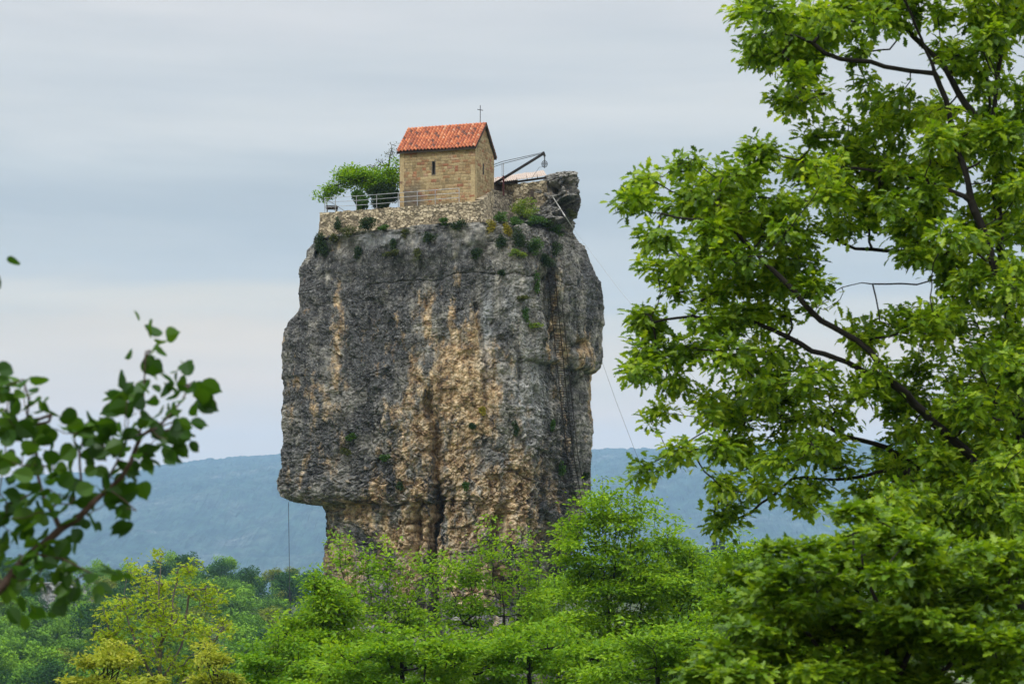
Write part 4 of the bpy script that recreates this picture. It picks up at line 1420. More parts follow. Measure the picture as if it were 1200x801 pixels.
D_, G_, B_, Y_, O_ = SHRUB_DARK, SHRUB_GREEN, SHRUB_BRIGHT, SHRUB_YEL, SHRUB_OLIVE
SHR = [
    (377, 288, 9, 12, D_, 'large dark shrub on the upper left corner of the rock'),
    (394, 264, 5, 6, D_, 'small round dark shrub under the left end of the retaining wall'),
    (431, 264, 12, 7, D_, 'wide dark shrub growing against the foot of the retaining wall'),
    (411, 271, 9, 5, O_, 'low olive shrub at the wall foot just left of the wide dark shrub'),
    (392, 280, 7, 5, O_, 'olive tuft between the corner shrub and the wall foot'),
    (462, 283, 5, 8, D_, 'upright dark shrub on the rock below the middle of the railing'),
    (459, 297, 8, 4, O_, 'flat olive tuft directly beneath the upright dark shrub'),
    (421, 296, 5, 5, D_, 'small dark tuft alone on the upper left rock face'),
    (503, 280, 7, 5, D_, 'dark cushion shrub on the rock below the church\'s slit window'),
    (489, 297, 6, 6, O_, 'olive tuft low left of the cushion shrub under the church'),
    (536, 263, 7, 5, D_, 'dark shrub at the wall foot below the church\'s near end'),
    (475, 274, 5, 3, O_, 'small olive tuft close under the wall in the middle'),
    (523, 260, 5, 3, G_, 'green tuft at the foot of the wall under the church'),
    (448, 267, 5, 3, G_, 'green tuft right of the wide dark shrub'),
    (558, 297, 6, 6, D_, 'round dark shrub on the face under the near church corner'),
    (615, 247, 15, 9, B_, 'big bright yellow-green bush in front of the lean-to wall'),
    (595, 269, 5, 8, Y_, 'yellow flowering clump on the ledge right of the church corner'),
    (587, 254, 7, 6, G_, 'green shrub at the foot of the grey parapet wall'),
    (576, 265, 6, 5, Y_, 'small yellowish clump just right of the church corner'),
    (587, 284, 7, 7, D_, 'dark shrub on the slope below the yellow flowering clump'),
    (606, 296, 9, 4, B_, 'flat bright green tuft on the lip of the ledge'),
    (611, 278, 11, 10, D_, 'dense dark green shrub in the middle of the overgrown ledge'),
    (628, 289, 10, 9, G_, 'green shrub right of the dense dark one on the ledge'),
    (628, 259, 10, 5, G_, 'green shrub under the slit door of the lean-to'),
    (669, 252, 6, 4, O_, 'olive tuft beneath the rock knob\'s overhang'),
    (652, 270, 7, 6, G_, 'green shrub below the hose on the knob'),
    (641, 305, 9, 8, D_, 'dark green shrub at the head of the iron ladder'),
    (651, 291, 6, 6, D_, 'small dark shrub just above the ladder head'),
    (602, 261, 7, 4, G_, 'low green tuft under the bright bush'),
    (640, 262, 7, 5, D_, 'small dark shrub between the bright bush and the hose'),
    (625, 381, 7, 4, B_, 'bright green tuft on the smooth right face'),
    (616, 368, 4, 6, G_, 'green tuft just above the bright one on the right face'),
    (629, 329, 4, 9, G_, 'narrow green tuft in a crack left of the ladder top'),
    (611, 350, 6, 3, O_, 'thin olive tuft along the bedding crack of the right face'),
    (606, 502, 4, 7, D_, 'dark tuft on the blue-grey part of the rock'),
    (565, 481, 3, 4, Y_, 'small yellowish tuft on the ochre face'),
    (553, 500, 3, 4, D_, 'small dark tuft beneath the yellowish one'),
    (658, 549, 4, 8, G_, 'green tuft beside the lower ladder'),
    (648, 500, 3, 8, G_, 'narrow green tuft left of the ladder midway down'),
    (546, 567, 3, 4, G_, 'small green tuft low on the ochre face'),
    (412, 512, 5, 3, G_, 'green tuft on the lower left rock bulge'),
    (450, 536, 5, 5, G_, 'green tuft among the broken blocks low on the rock'),
    (467, 569, 4, 5, D_, 'dark tuft above the horizontal ledge low on the rock'),
    (407, 530, 5, 5, O_, 'olive tuft under the green one on the lower left bulge'),
    (686, 558, 3, 5, D_, 'small dark tuft near the foot of the pillar\'s right edge'),
    (588, 320, 3, 3, D_, 'tiny dark tuft on the pale upper face'),
]
for i, (a_, b_, w_, h_, m_, lab_) in enumerate(SHR):
    shrub(a_, b_, w_, h_, m_, lab_, name='rock_shrub', group='shrubs rooted in the rock pillar', seed=i)

# tree beside the church
rng = np.random.default_rng(5)
bt_ = P(452, 243, 137.0)
lb = [(380, 229, 9, 5), (392, 219, 14, 9), (408, 208, 16, 12), (420, 207, 16, 10), (436, 210, 16, 12), (452, 208, 15, 14), (462, 200, 7, 12), (463, 214, 7, 8), (413, 198, 8, 6), (430, 218, 16, 6), (448, 220, 14, 7)]
at_ = lobes_pts(lb, 137.0, 230, rng, 1.0)
plant_tree('leaning_tree', 'wind-bent green tree on the terrace left of the church', 'tree', bt_ + (0, 0, -0.2),
           [[bt_ + (0, 0, -0.2), P(451, 232, 137), P(446, 220, 136.8), P(430, 212, 136.6), P(410, 210, 136.6), P(390, 220, 136.4)], [P(447, 224, 136.9), P(455, 208, 137.3), P(462, 196, 137.2)]],
           at_, rng, 0.22, 0.012, 0.17, 44, 0.2, LEAF_MID, BARK, 'diamond', 0.2, flat=0.7, sides=5)
rng = np.random.default_rng(6)
b2_ = P(455, 243, 138.2)
at_ = lobes_pts([(450, 190, 12, 5), (458, 178, 8, 10), (463, 172, 4, 6), (440, 197, 10, 4)], 138.2, 46, rng)
plant_tree('sparse_tree', 'thin half-bare grey-green tree rising above the bent tree by the church', 'tree', b2_ + (0, 0, -0.2),
           [[b2_ + (0, 0, -0.2), P(456, 220, 138.2), P(455, 195, 138.2), P(459, 175, 138.2)]], at_, rng, 0.2, 0.01, 0.08, 7, 0.13, SHRUB_OLIVE, BARK, 'diamond', 0.13)
shrub(446, 233, 17, 14, SHRUB_DARK, 'dark dense bush under the bent tree behind the railing', 'terrace_bush', base=P(446, 234, 136.3), seed=91, dens=3.4, out=0)
shrub(424, 236, 9, 10, SHRUB_GREEN, 'fresh green spiky bush behind the railing left of the dark bush', 'terrace_bush', base=P(424, 236, 135.9), seed=92, dens=2.0, spiky=True, out=0)

# ------------------------------------------------------------------ foot of the pillar: blocks
def boulder(c, r, seed, label, sc=(1, 1, 1)):
    rng = np.random.default_rng(seed)
    th_ = np.linspace(0, math.pi, 41)
    ph_ = np.linspace(0, 2 * math.pi, 64, endpoint=False)
    T_, Q_ = np.meshgrid(th_, ph_, indexing='ij')
    n = np.stack([np.sin(T_) * np.cos(Q_), np.sin(T_) * np.sin(Q_), np.cos(T_)], -1).reshape(-1, 3)
    n = np.sign(n) * np.abs(n) ** 0.7
    p_ = n * r * np.array(sc)
    f1, f2, idc = worley((p_ + seed) * 0.9 / r * 1.6, seed)
    p_ = p_ * (1 + (idc - 0.5) * 0.3 + fbm((p_ + seed) / r * 2, 4, seed) * 0.12 - 0.1 * (f2 - f1 < 0.08))[:, None]
    idx = np.arange(41 * 64).reshape(41, 64)
    nx_ = np.roll(idx, -1, 1)
    Fc = np.stack([idx[:-1], idx[1:], nx_[1:], nx_[:-1]], -1).reshape(-1, 4)
    n_ = len(p_)
    o = link('boulder', mesh_np('boulder', p_, Fc, True, {'ochre': np.full(n_, 0.1), 'dark': np.full(n_, 0.1), 'pale': np.full(n_, 0.4)}), ROCK, None, tuple(c))
    return tag(o, label, 'boulder')


for i, (x, y, Y_d, r, sc, lab) in enumerate([(548, 748, 122, 1.3, (1, 1, 1.3), 'large pale grey boulder half hidden in the trees below the rock pillar'),
                                             (556, 729, 123, 0.9, (1, 1, 1.0), 'smaller grey boulder resting above the large one below the pillar'),
                                             (425, 750, 122, 1.1, (1.2, 1, 0.9), 'grey boulder in the trees below the pillar\'s left foot'),
                                             (640, 785, 118, 1.2, (1.3, 1, 1), 'grey boulder in the trees below the pillar\'s right foot')]):
    boulder(P(x, y, Y_d), r, 40 + i, lab, sc)


# ------------------------------------------------------------------ middle-distance trees
def gbase(px_, Y):
    x = (px_ - 600) / F * Y
    return np.array([x, Y, float(ground_z(x, Y)) - 0.2])


def mid_tree(label, px_, Y, top, lobes, mat, seed, n=260, nleaf=26, lsize=0.19, spread=0.27, shoots=(), bark=BARK, name='leafy_tree', tip=0.006, rb_=0.10, flat=0.28, kind='diamond', group=None, lean=0):
    rng = np.random.default_rng(seed)
    b = gbase(px_ + lean, Y)
    limbs = [[b, P(px_ + lean * 0.5, (top + 801) / 2 + 60, Y), P(px_, (top + 801) / 2, Y), P(px_ + 3, top + 25, Y)]]
    mid = [P(px_, y_, Y) for y_ in np.linspace(top + 60, 790, 6)]
    for k in range(9):
        l = lobes[rng.integers(len(lobes))]
        m0 = mid[rng.integers(1, 6)]
        e = P(l[0] + rng.normal(0, l[2] * 0.3), l[1] - l[3] * 0.2, Y + rng.normal(0, 0.8))
        if e[2] > m0[2] + 0.3:
            c_ = (m0 + e) / 2 + ((e - m0) * (0.15, 0.15, -0.08))
            limbs.append([m0, c_, e])
    for sx, sy in shoots:
        s0 = P(sx * 0.75 + px_ * 0.25, sy + 85, Y)
        limbs.append([s0, P(sx, sy + 30, Y), P(sx, sy, Y)])
    auto = []
    for l in lobes:
        if l[1] - l[3] < 770:
            for k in range(2 + int(l[2] / 18)):
                sx = l[0] + rng.uniform(-0.85, 0.85) * l[2]
                sy = l[1] - l[3] * math.sqrt(max(0.1, 1 - ((sx - l[0]) / l[2]) ** 2)) - rng.uniform(2, 16)
                auto.append((sx, sy))
                limbs.append([P(sx * 0.9 + l[0] * 0.1, sy + 30, Y), P(sx, sy, Y)])
    plumes = []
    for l in lobes:
        for k in range(max(2, int(l[2] * l[3] / 95))):
            a_ = rng.uniform(-0.85, 0.85)
            h_ = math.sqrt(1 - a_ * a_)
            plumes.append((l[0] + a_ * l[2], l[1] + rng.uniform(-1.0, 0.9) * h_ * l[3], rng.uniform(9, 17), rng.uniform(2.5, 6)))
    at_ = lobes_pts(plumes, Y, int(n * 0.85), rng, 1.0, dy=1.6, shell=0.6)
    ex = []
    for sx, sy in shoots:
        for k in range(9):
            f_ = k / 8
            q = P(sx, sy + 50 * f_, Y) + rng.normal(0, 1, 3) * (0.10 + 0.22 * f_, 0.15 + 0.25 * f_, 0.05)
            ex.append(q)
    for sx, sy in auto:
        dyy = rng.normal(0, 0.5)
        for k in range(5):
            ex.append(P(sx, sy + 6 * k, Y + dyy) + rng.normal(0, 1, 3) * (0.06 + 0.05 * k, 0.12, 0.05))
    if ex:
        at_ = np.concatenate([at_, np.array(ex)])
    return plant_tree(name, label, 'tree', b, limbs, at_, rng, 0.3, tip, rb_, nleaf, lsize, mat, bark, kind, spread, group, flat, tilt=0.45, sides=5)


mid_tree('fresh green tree with a visible dark stem before the left foot of the rock', 450, 76, 640,
         [(440, 675, 22, 18), (415, 712, 28, 18), (478, 715, 26, 20), (450, 740, 50, 30), (400, 752, 40, 24), (480, 765, 50, 30), (400, 648, 6, 10), (505, 680, 15, 25), (430, 790, 60, 40)],
         LEAF_MID, 1, 330, 20, shoots=((404, 632), (433, 640), (455, 632), (480, 650)))
mid_tree('broad fresh green tree before the right foot of the rock', 590, 79, 620,
         [(578, 655, 20, 18), (602, 690, 34, 22), (552, 695, 24, 22), (640, 710, 30, 22), (590, 735, 60, 28), (640, 750, 50, 35), (545, 745, 35, 35), (600, 790, 70, 40), (530, 690, 20, 30)],
         LEAF_MID, 2, 430, 20, shoots=((575, 606), (611, 622), (527, 645), (550, 650), (632, 640)))
mid_tree('slender green tree in the gap just right of the rock pillar\'s foot', 655, 88, 668,
         [(650, 700, 22, 18), (668, 715, 26, 22), (640, 730, 26, 20), (660, 750, 40, 26), (625, 725, 20, 18), (690, 745, 30, 26)],
         LEAF_MID, 33, 420, 24, shoots=((650, 672), (672, 680)))
mid_tree('tall dense light green tree against the right edge of the rock', 720, 70, 575,
         [(703, 612, 16, 26), (738, 622, 18, 28), (690, 662, 32, 30), (735, 675, 42, 34), (700, 720, 55, 45), (760, 700, 40, 40), (690, 780, 65, 40), (760, 770, 60, 40), (672, 640, 18, 20)],
         LEAF_MID, 3, 1000, 28, shoots=((706, 560), (724, 572), (744, 562), (692, 580), (680, 592)))
mid_tree('slim light green tree rising right of the tall dense one', 790, 72, 610,
         [(780, 660, 20, 28), (800, 680, 28, 30), (830, 700, 28, 30), (800, 730, 45, 40), (840, 760, 45, 45), (790, 790, 60, 40)],
         LEAF_MID, 4, 575, 28, shoots=((769, 585), (791, 604), (812, 640), (834, 655)))
mid_tree('light green tree behind the right-hand bush under the mountain', 868, 66, 640,
         [(870, 665, 22, 25), (850, 700, 30, 30), (890, 700, 35, 35), (870, 760, 50, 50), (920, 740, 50, 50)],
         LEAF_MID, 5, 525, 28, shoots=((866, 622), (885, 640), (850, 650)))
mid_tree('small bright tree with a bare dark limb left of the rock foot', 385, 66, 675,
         [(372, 690, 14, 12), (395, 712, 22, 14), (385, 740, 30, 25), (345, 745, 30, 18), (350, 780, 40, 30), (400, 785, 45, 35)],
         LEAF_MID2, 6, 420, 28, shoots=((369, 668), (384, 690)))
mid_tree('low spreading lime green tree at the bottom edge below the rock\'s left foot', 470, 52, 720,
         [(470, 755, 40, 14), (430, 772, 50, 16), (520, 770, 45, 20), (480, 795, 70, 25), (400, 800, 50, 20)],
         LEAF_MID2, 7, 560, 28, lsize=0.15, spread=0.2, rb_=0.07, tip=0.004)
mid_tree('low lime green tree at the bottom edge below the rock\'s right foot', 620, 54, 735,
         [(600, 765, 45, 20), (650, 760, 40, 22), (570, 790, 50, 22), (640, 800, 70, 30), (700, 790, 40, 35)],
         LEAF_MID2, 8, 560, 28, lsize=0.15, spread=0.2, rb_=0.07, tip=0.004)
mid_tree('lime green treetop at the bottom edge between yellow tree and rock', 320, 56, 745,
         [(320, 770, 35, 18), (290, 795, 35, 15), (350, 795, 45, 20), (335, 760, 20, 12)],
         LEAF_MID2, 9, 330, 28, lsize=0.15, spread=0.2, rb_=0.07, tip=0.004)
mid_tree('dense green tree filling the bottom edge left of the right-hand bush', 770, 50, 740,
         [(760, 765, 50, 25), (810, 760, 40, 30), (730, 795, 50, 25), (800, 805, 70, 35), (850, 790, 45, 40)],
         LEAF_MID, 10, 620, 28, lsize=0.15, spread=0.2, rb_=0.07, tip=0.004)

# yellow-green tree on the left
rng = np.random.default_rng(50)
yb = gbase(190, 60)
YL = [(188, 650, 14, 12), (160, 668, 22, 16), (222, 668, 20, 14), (190, 690, 40, 22), (245, 700, 25, 18), (140, 710, 28, 20), (180, 730, 50, 28), (235, 740, 35, 26), (130, 745, 25, 20),
      (160, 775, 50, 30), (225, 785, 50, 25), (262, 735, 16, 22), (118, 720, 12, 12)]
at_ = lobes_pts(YL, 60, 560, rng, 1.1, dy=1.0, shell=0.6)
ylimbs = [[yb, P(190, 830, 60), P(188, 740, 60), P(187, 645, 60)], [P(189, 800, 60), P(215, 750, 60.5), P(222, 700, 60.5), P(226, 655, 60.5)], [P(190, 810, 60), P(160, 760, 59.5), P(145, 710, 59.5), P(150, 668, 59.5)],
          [P(190, 790, 60), P(178, 740, 61), P(168, 690, 61), P(163, 660, 61)], [P(200, 810, 60), P(240, 775, 59.5), P(262, 735, 59.5)], [P(188, 760, 60), P(204, 720, 59.4), P(207, 670, 59.4)],
          [P(188, 820, 60), P(140, 780, 60), P(118, 735, 60)]]
plant_tree('yellow_green_tree', 'airy yellow-green tree with visible grey branches in front of the wooded hill', 'tree', yb, ylimbs, at_, rng, 0.28, 0.009, 0.12, 9, 0.105, LEAF_YEL, BARK_PALE, 'clump', 0.11, flat=0.7, sides=5)
mid_tree('bright yellow blossoming treetop in the bottom left corner', 120, 46, 755,
         [(110, 785, 35, 15), (145, 775, 20, 12), (90, 800, 30, 12), (150, 800, 40, 15), (130, 770, 10, 8)], LEAF_YEL2, 51, 260, 26, lsize=0.12, spread=0.13, rb_=0.04, tip=0.004, name='yellow_treetop')
mid_tree('small yellow treetop at the bottom edge right of the airy tree', 250, 48, 758,
         [(252, 775, 18, 10), (245, 795, 28, 12), (270, 797, 20, 10)], LEAF_YEL2, 52, 150, 26, lsize=0.12, spread=0.13, rb_=0.04, tip=0.004, name='yellow_treetop')

# ------------------------------------------------------------------ big tree on the right
rng = np.random.default_rng(77)
YR = 22.0
RL = [(900, 30, 34, 26), (938, 62, 45, 30), (902, 78, 26, 20), (955, 18, 50, 22), (890, 68, 16, 10), (985, 45, 30, 20), (1015, 10, 45, 18), (1090, 5, 50, 20), (1180, 20, 40, 40), (1145, 55, 40, 45), (1175, 110, 35, 60),
      (880, 8, 16, 12), (950, 118, 26, 14), (925, 122, 14, 8), (1032, 105, 24, 24), (1045, 145, 34, 30), (985, 160, 40, 26), (960, 190, 36, 24), (905, 180, 20, 6), (890, 174, 8, 4), (935, 192, 24, 12),
      (1000, 205, 50, 30), (1060, 215, 55, 40), (1125, 195, 50, 50), (1185, 200, 30, 60), (1100, 140, 30, 25),
      (752, 245, 17, 30), (772, 262, 22, 24), (755, 215, 8, 8), (800, 203, 13, 12), (793, 240, 22, 20), (838, 212, 26, 18), (870, 210, 18, 12), (848, 245, 40, 25), (825, 275, 34, 24), (880, 262, 50, 32), (930, 255, 46, 32),
      (786, 305, 20, 16), (835, 310, 36, 22), (885, 312, 46, 26), (935, 318, 34, 30), (985, 245, 34, 26), (790, 335, 14, 10), (840, 345, 18, 10), (1045, 262, 55, 16), (1105, 275, 45, 40), (1180, 300, 35, 60), (1115, 345, 42, 40),
      (960, 345, 16, 20), (1010, 392, 40, 12), (1045, 375, 24, 14), (1100, 405, 60, 34), (1180, 400, 40, 55),
      (742, 372, 18, 12), (775, 382, 26, 16), (825, 372, 34, 22), (880, 375, 46, 26), (750, 412, 14, 12), (748, 440, 15, 10), (775, 440, 22, 18), (820, 420, 36, 24), (880, 430, 46, 28), (940, 425, 44, 26),
      (782, 485, 24, 18), (835, 475, 42, 26), (900, 480, 50, 30), (970, 470, 44, 28), (1045, 450, 50, 30), (1125, 460, 50, 44), (1185, 470, 35, 60),
      (758, 545, 16, 9), (785, 530, 24, 14), (845, 528, 36, 20), (915, 530, 46, 26), (985, 530, 48, 28), (1065, 530, 50, 34), (1150, 540, 50, 40), (845, 575, 22, 12), (862, 600, 16, 10), (905, 572, 34, 14),
      (845, 612, 9, 6), (960, 585, 40, 20), (1030, 590, 44, 26), (1110, 600, 50, 34), (1185, 610, 40, 40), (1000, -50, 120, 40), (1150, -60, 90, 50),
      (1185, 540, 40, 34, -1.6), (1120, 570, 55, 30, -1.6), (1180, 620, 50, 40, -1.8), (1060, 610, 50, 26, -1.6), (1190, 420, 30, 36, -1.2), (1190, 330, 26, 30, -1.0), (1130, 650, 60, 34, -1.8)]
nr_ = 4600
def split_lobes(L, rng, area, rx, ry, depth):
    out_ = []
    for l in L:
        for k in range(max(2, int(l[2] * l[3] / area))):
            a_ = rng.uniform(0, 2 * math.pi)
            q_ = math.sqrt(rng.uniform(0, 1)) * 0.95
            out_.append((l[0] + q_ * l[2] * math.cos(a_), l[1] + q_ * l[3] * math.sin(a_), rng.uniform(*rx), rng.uniform(*ry), (l[4] if len(l) > 4 else 0) + rng.normal(0, depth)))
    return out_


at_ = lobes_pts(split_lobes(RL, rng, 150, (11, 20), (7, 12), 0.9), YR, nr_, rng, 1.3, dy=0.2, shell=0.6)
rbse = gbase(1195, YR)
Q = lambda *pts: [P(a, b, YR + (c if c is not None else 0)) for a, b, c in pts]
rl = [[rbse] + Q((1198, 900, 0), (1199, 640, 0), (1196, 480, 0), (1185, 370, 0), (1168, 250, 0), (1160, 165, 0), (1172, 60, 0), (1174, -90, 0)),
      Q((1199, 420, 0), (1172, 330, -0.4), (1140, 250, -0.5), (1118, 160, -0.5), (1095, 80, -0.5), (1058, 0, -0.5), (1035, -60, -0.5)),
      Q((1161, 170, 0), (1125, 110, 0.3), (1085, 62, 0.4), (1048, 15, 0.5), (1030, -40, 0.5)),
      Q((1098, 84, -0.5), (1040, 78, -0.6), (985, 68, -0.7), (950, 50, -0.7), (905, 40, -0.8)),
      Q((1199, 650, 0), (1168, 570, -0.3), (1120, 520, -0.5), (1060, 460, -0.8), (1000, 400, -0.9), (955, 368, -1.0), (915, 325, -1.0), (870, 283, -1.0), (825, 255, -1.0), (775, 250, -1.0)),
      Q((1050, 455, -0.8), (985, 425, -0.5), (935, 403, -0.4), (880, 374, -0.3), (830, 372, -0.2), (765, 378, -0.2)),
      Q((1174, 340, 0), (1140, 312, 0.5), (1075, 292, 0.8), (1000, 292, 1.0), (950, 262, 1.0)),
      Q((1140, 312, 0.5), (1078, 333, 0.2), (1012, 328, 0.2), (975, 342, 0.0), (955, 366, -0.6)),
      Q((1190, 650, 0), (1105, 590, 0.6), (1070, 545, 0.7), (1000, 515, 0.7), (940, 490, 0.8), (880, 480, 0.8), (815, 488, 0.9)),
      Q((1165, 595, 0.2), (1060, 588, 0.2), (1010, 612, 0.2)),
      Q((1070, 545, 0.7), (1000, 560, 0.7), (935, 560, 0.7), (890, 590, 0.6), (850, 612, 0.6)),
      Q((1130, 230, -0.5), (1060, 205, -0.4), (1000, 195, -0.2), (950, 192, -0.1), (887, 173, 0)),
      Q((870, 283, -1.0), (840, 240, -0.9), (845, 212, -0.8)),
      Q((885, 480, 0.8), (840, 500, 0.6), (790, 530, 0.4), (757, 545, 0.4)),
      Q((1196, 470, 0), (1150, 440, 1.0), (1080, 440, 1.5), (1020, 450, 1.6))]
plant_tree('large_oak_tree', 'large spreading tree with dark limbs filling the right of the picture', 'tree', rbse, rl, at_, rng, 0.16, 0.0035, 0.12, 16, 0.112, LEAF_RIGHT, BARK, 'oak', 0.075,
           flat=0.75, tilt=0.55, droop=0.35, sides=6)

# bush lower right, nearer
rng = np.random.default_rng(78)
YB = 15.0
BL = [(930, 645, 28, 12), (980, 640, 40, 18), (1030, 625, 34, 14), (900, 670, 34, 16), (960, 680, 50, 24), (1040, 665, 50, 28), (1100, 690, 45, 26), (880, 710, 34, 20), (930, 725, 50, 26), (1000, 735, 60, 30),
      (1075, 740, 55, 30), (860, 750, 30, 20), (900, 775, 50, 26), (980, 790, 60, 26), (1070, 790, 60, 26), (1150, 780, 50, 30), (1175, 740, 30, 26), (840, 790, 34, 20), (1150, 700, 30, 20), (1185, 690, 20, 14), (1010, 605, 16, 8), (1110, 640, 40, 18), (1170, 655, 34, 20), (1190, 760, 24, 40), (1120, 730, 40, 26), (1060, 620, 30, 14)]
at_ = lobes_pts(split_lobes(BL, rng, 150, (12, 24), (4, 8), 0.5), YB, 1500, rng, 1.3, dy=0.2, shell=0.6)
bb0 = gbase(1060, YB)
q = lambda *pts: [P(a, b, YB) for a, b in pts]
bl = [[bb0] + q((1060, 900), (1050, 800), (1030, 720), (1010, 650)), q((1055, 860), (980, 780), (930, 720), (900, 680)), q((1055, 850), (1110, 780), (1150, 720), (1180, 690)),
      q((1050, 800), (1080, 740), (1090, 680)), q((1050, 880), (930, 820), (860, 760)), q((1000, 770), (960, 700), (940, 655))]
plant_tree('maple_bush', 'bright green broad-leaved bush with tiered leaves in the lower right corner', 'bush', bb0, bl, at_, rng, 0.13, 0.003, 0.05, 18, 0.078, LEAF_BUSH, BARK, 'lobed', 0.075,
           flat=0.35, tilt=0.35, droop=0.25, sides=5)
# darker growth behind it
mid_tree('shaded green tree behind the lower right bush, under the large tree\'s limbs', 1100, 34, 590,
         [(1050, 640, 50, 30), (1130, 620, 60, 35), (1180, 650, 40, 50), (1000, 680, 60, 40), (1090, 700, 70, 50), (1170, 740, 60, 60), (1010, 770, 80, 50), (930, 740, 50, 50), (1080, 560, 40, 25), (1170, 560, 40, 40)],
         LEAF_MID, 80, 1400, 30, lsize=0.13, spread=0.18)

# ------------------------------------------------------------------ near branch on the left (hazel-like), 8 m away
rng = np.random.default_rng(90)
YH = 8.0
hb = gbase(-330, YH)
H = lambda *pts: [P(a, b, YH + c) for a, b, c in pts]
hl = [[hb] + H((-320, 1000, 0), (-250, 850, 0), (-120, 760, 0), (0, 690, 0), (40, 645, 0), (70, 615, 0), (105, 590, 0), (130, 572, 0), (150, 550, -0.05), (165, 520, -0.05), (185, 500, -0.05)),
      H((165, 520, -0.05), (168, 495, -0.05), (170, 470, -0.05), (172, 440, -0.05), (171, 412, -0.05)),
      H((185, 500, 0), (205, 478, 0), (216, 462, 0), (222, 450, 0)),
      H((70, 615, 0), (50, 575, 0.1), (42, 530, 0.15), (35, 495, 0.15), (28, 455, 0.15)),
      H((105, 590, 0), (95, 550, 0.1), (88, 520, 0.1), (105, 492, 0.1)),
      H((0, 690, 0), (-5, 620, 0.2), (5, 540, 0.2), (8, 470, 0.2), (5, 445, 0.2)),
      H((-120, 760, 0), (-80, 690, 0.2), (-60, 600, 0.3), (-70, 480, 0.3), (-50, 380, 0.3), (-18, 318, 0.3)),
      H((40, 645, 0), (75, 655, -0.1), (108, 672, -0.1)),
      H((130, 572, 0), (150, 590, -0.1), (160, 598, -0.1)),
      H((110, 590, 0), (130, 545, 0), (150, 512, 0), (147, 475, 0))]
HC = [(171, 412), (166, 424), (176, 428), (228, 446), (221, 452), (205, 470), (212, 462), (147, 470), (152, 462), (105, 492), (110, 500), (85, 512), (90, 530), (62, 505), (25, 452), (12, 448), (2, 455), (35, 470), (52, 488),
      (60, 498), (8, 485), (20, 500), (130, 508), (150, 505), (160, 530), (140, 545), (185, 490), (195, 500), (205, 495), (192, 515), (200, 525), (178, 520), (170, 535), (150, 555), (135, 560), (180, 508), (160, 500), (120, 520),
      (30, 530), (50, 545), (15, 540), (75, 560), (55, 575), (90, 580), (70, 590), (110, 600), (120, 585), (148, 594), (45, 600), (20, 590), (5, 575), (10, 610), (30, 620), (0, 640), (20, 650), (35, 645), (60, 630), (85, 615),
      (50, 665), (75, 660), (98, 672), (112, 678), (80, 680), (60, 685), (20, 680), (5, 690), (30, 700), (10, 705), (45, 672), (0, 522), (5, 505), (-20, 560), (-30, 620), (-40, 680), (-25, 480), (-17, 318), (0, 610), (-60, 650), (-80, 580), (-90, 700), (-60, 450)]
at_ = np.array([P(a + rng.normal(0, 3), b + rng.normal(0, 3), YH + rng.normal(0, 0.12)) for a, b in HC])
plant_tree('hazel_branch_tree', 'out-of-focus dark green branch with rounded leaves close at the left edge', 'tree', hb, hl, at_, rng, 0.07, 0.0022, 0.022, 6, 0.076, LEAF_HAZEL, BARK_RED, 'round', 0.045,
           flat=1.0, tilt=0.8, droop=0.5, sides=6, up=0.6)


# ------------------------------------------------------------------ the wooded hill behind
def far_proto(seed, h, w, n, mat, lsize, label, pine=False):
    rng = np.random.default_rng(seed)
    t = thing('pine_tree' if pine else 'broadleaf_tree', label, 'tree', (0, 0, 0), 0, 'pines on the far ridge' if pine else 'trees of the wooded hill')
    if pine:
        z = rng.uniform(0.15, 1, n) ** 0.9
        rad = (1 - z) ** 0.8 * w * (0.6 + 0.4 * np.abs(np.sin(z * 26)))
        a = rng.uniform(0, 2 * math.pi, n)
        r_ = rad * rng.uniform(0.3, 1, n) ** 0.5
        p_ = np.stack([r_ * np.cos(a), r_ * np.sin(a), z * h], 1)
    else:
        k = 16
        a = rng.uniform(0, 2 * math.pi, k)
        cz = rng.uniform(0.45, 0.86, k)
        rr_ = np.sqrt(np.clip(1 - ((cz - 0.55) / 0.42) ** 2, 0.05, 1)) * w * rng.uniform(0.3, 0.85, k)
        c = np.stack([rr_ * np.cos(a), rr_ * np.sin(a), cz * h], 1)
        c[:4, 2] = h * np.array([0.9, 0.84, 0.78, 0.86]); c[:4, :2] *= 0.5
        ch = rng.integers(0, k, n)
        v = rng.normal(0, 1, (n, 3)); v /= np.linalg.norm(v, axis=1)[:, None]
        v *= (rng.uniform(0, 1, n) ** 0.35)[:, None] * (w * 0.42, w * 0.42, h * 0.13)
        p_ = c[ch] + v
    V, T = leaves(p_, lsize, rng, 'clump', up=0.9, tilt=0.7)
    link('crown', mesh_np('crown', V, T, False), mat, t)
    b = MB()
    b.tube([(0, 0, -1.0), (0.1, 0, h * 0.4), (0, 0.1, h * 0.8)], (0.2, 0.14, 0.05), 6)
    if not pine:
        for k_ in range(5):
            b.tube([(0.05, 0, h * (0.25 + 0.07 * k_)), tuple(c[k_] * (0.5, 0.5, 0.9)), tuple(c[k_])], (0.09, 0.06, 0.03), 4)
    b.build('trunk', BARK, t)
    return t


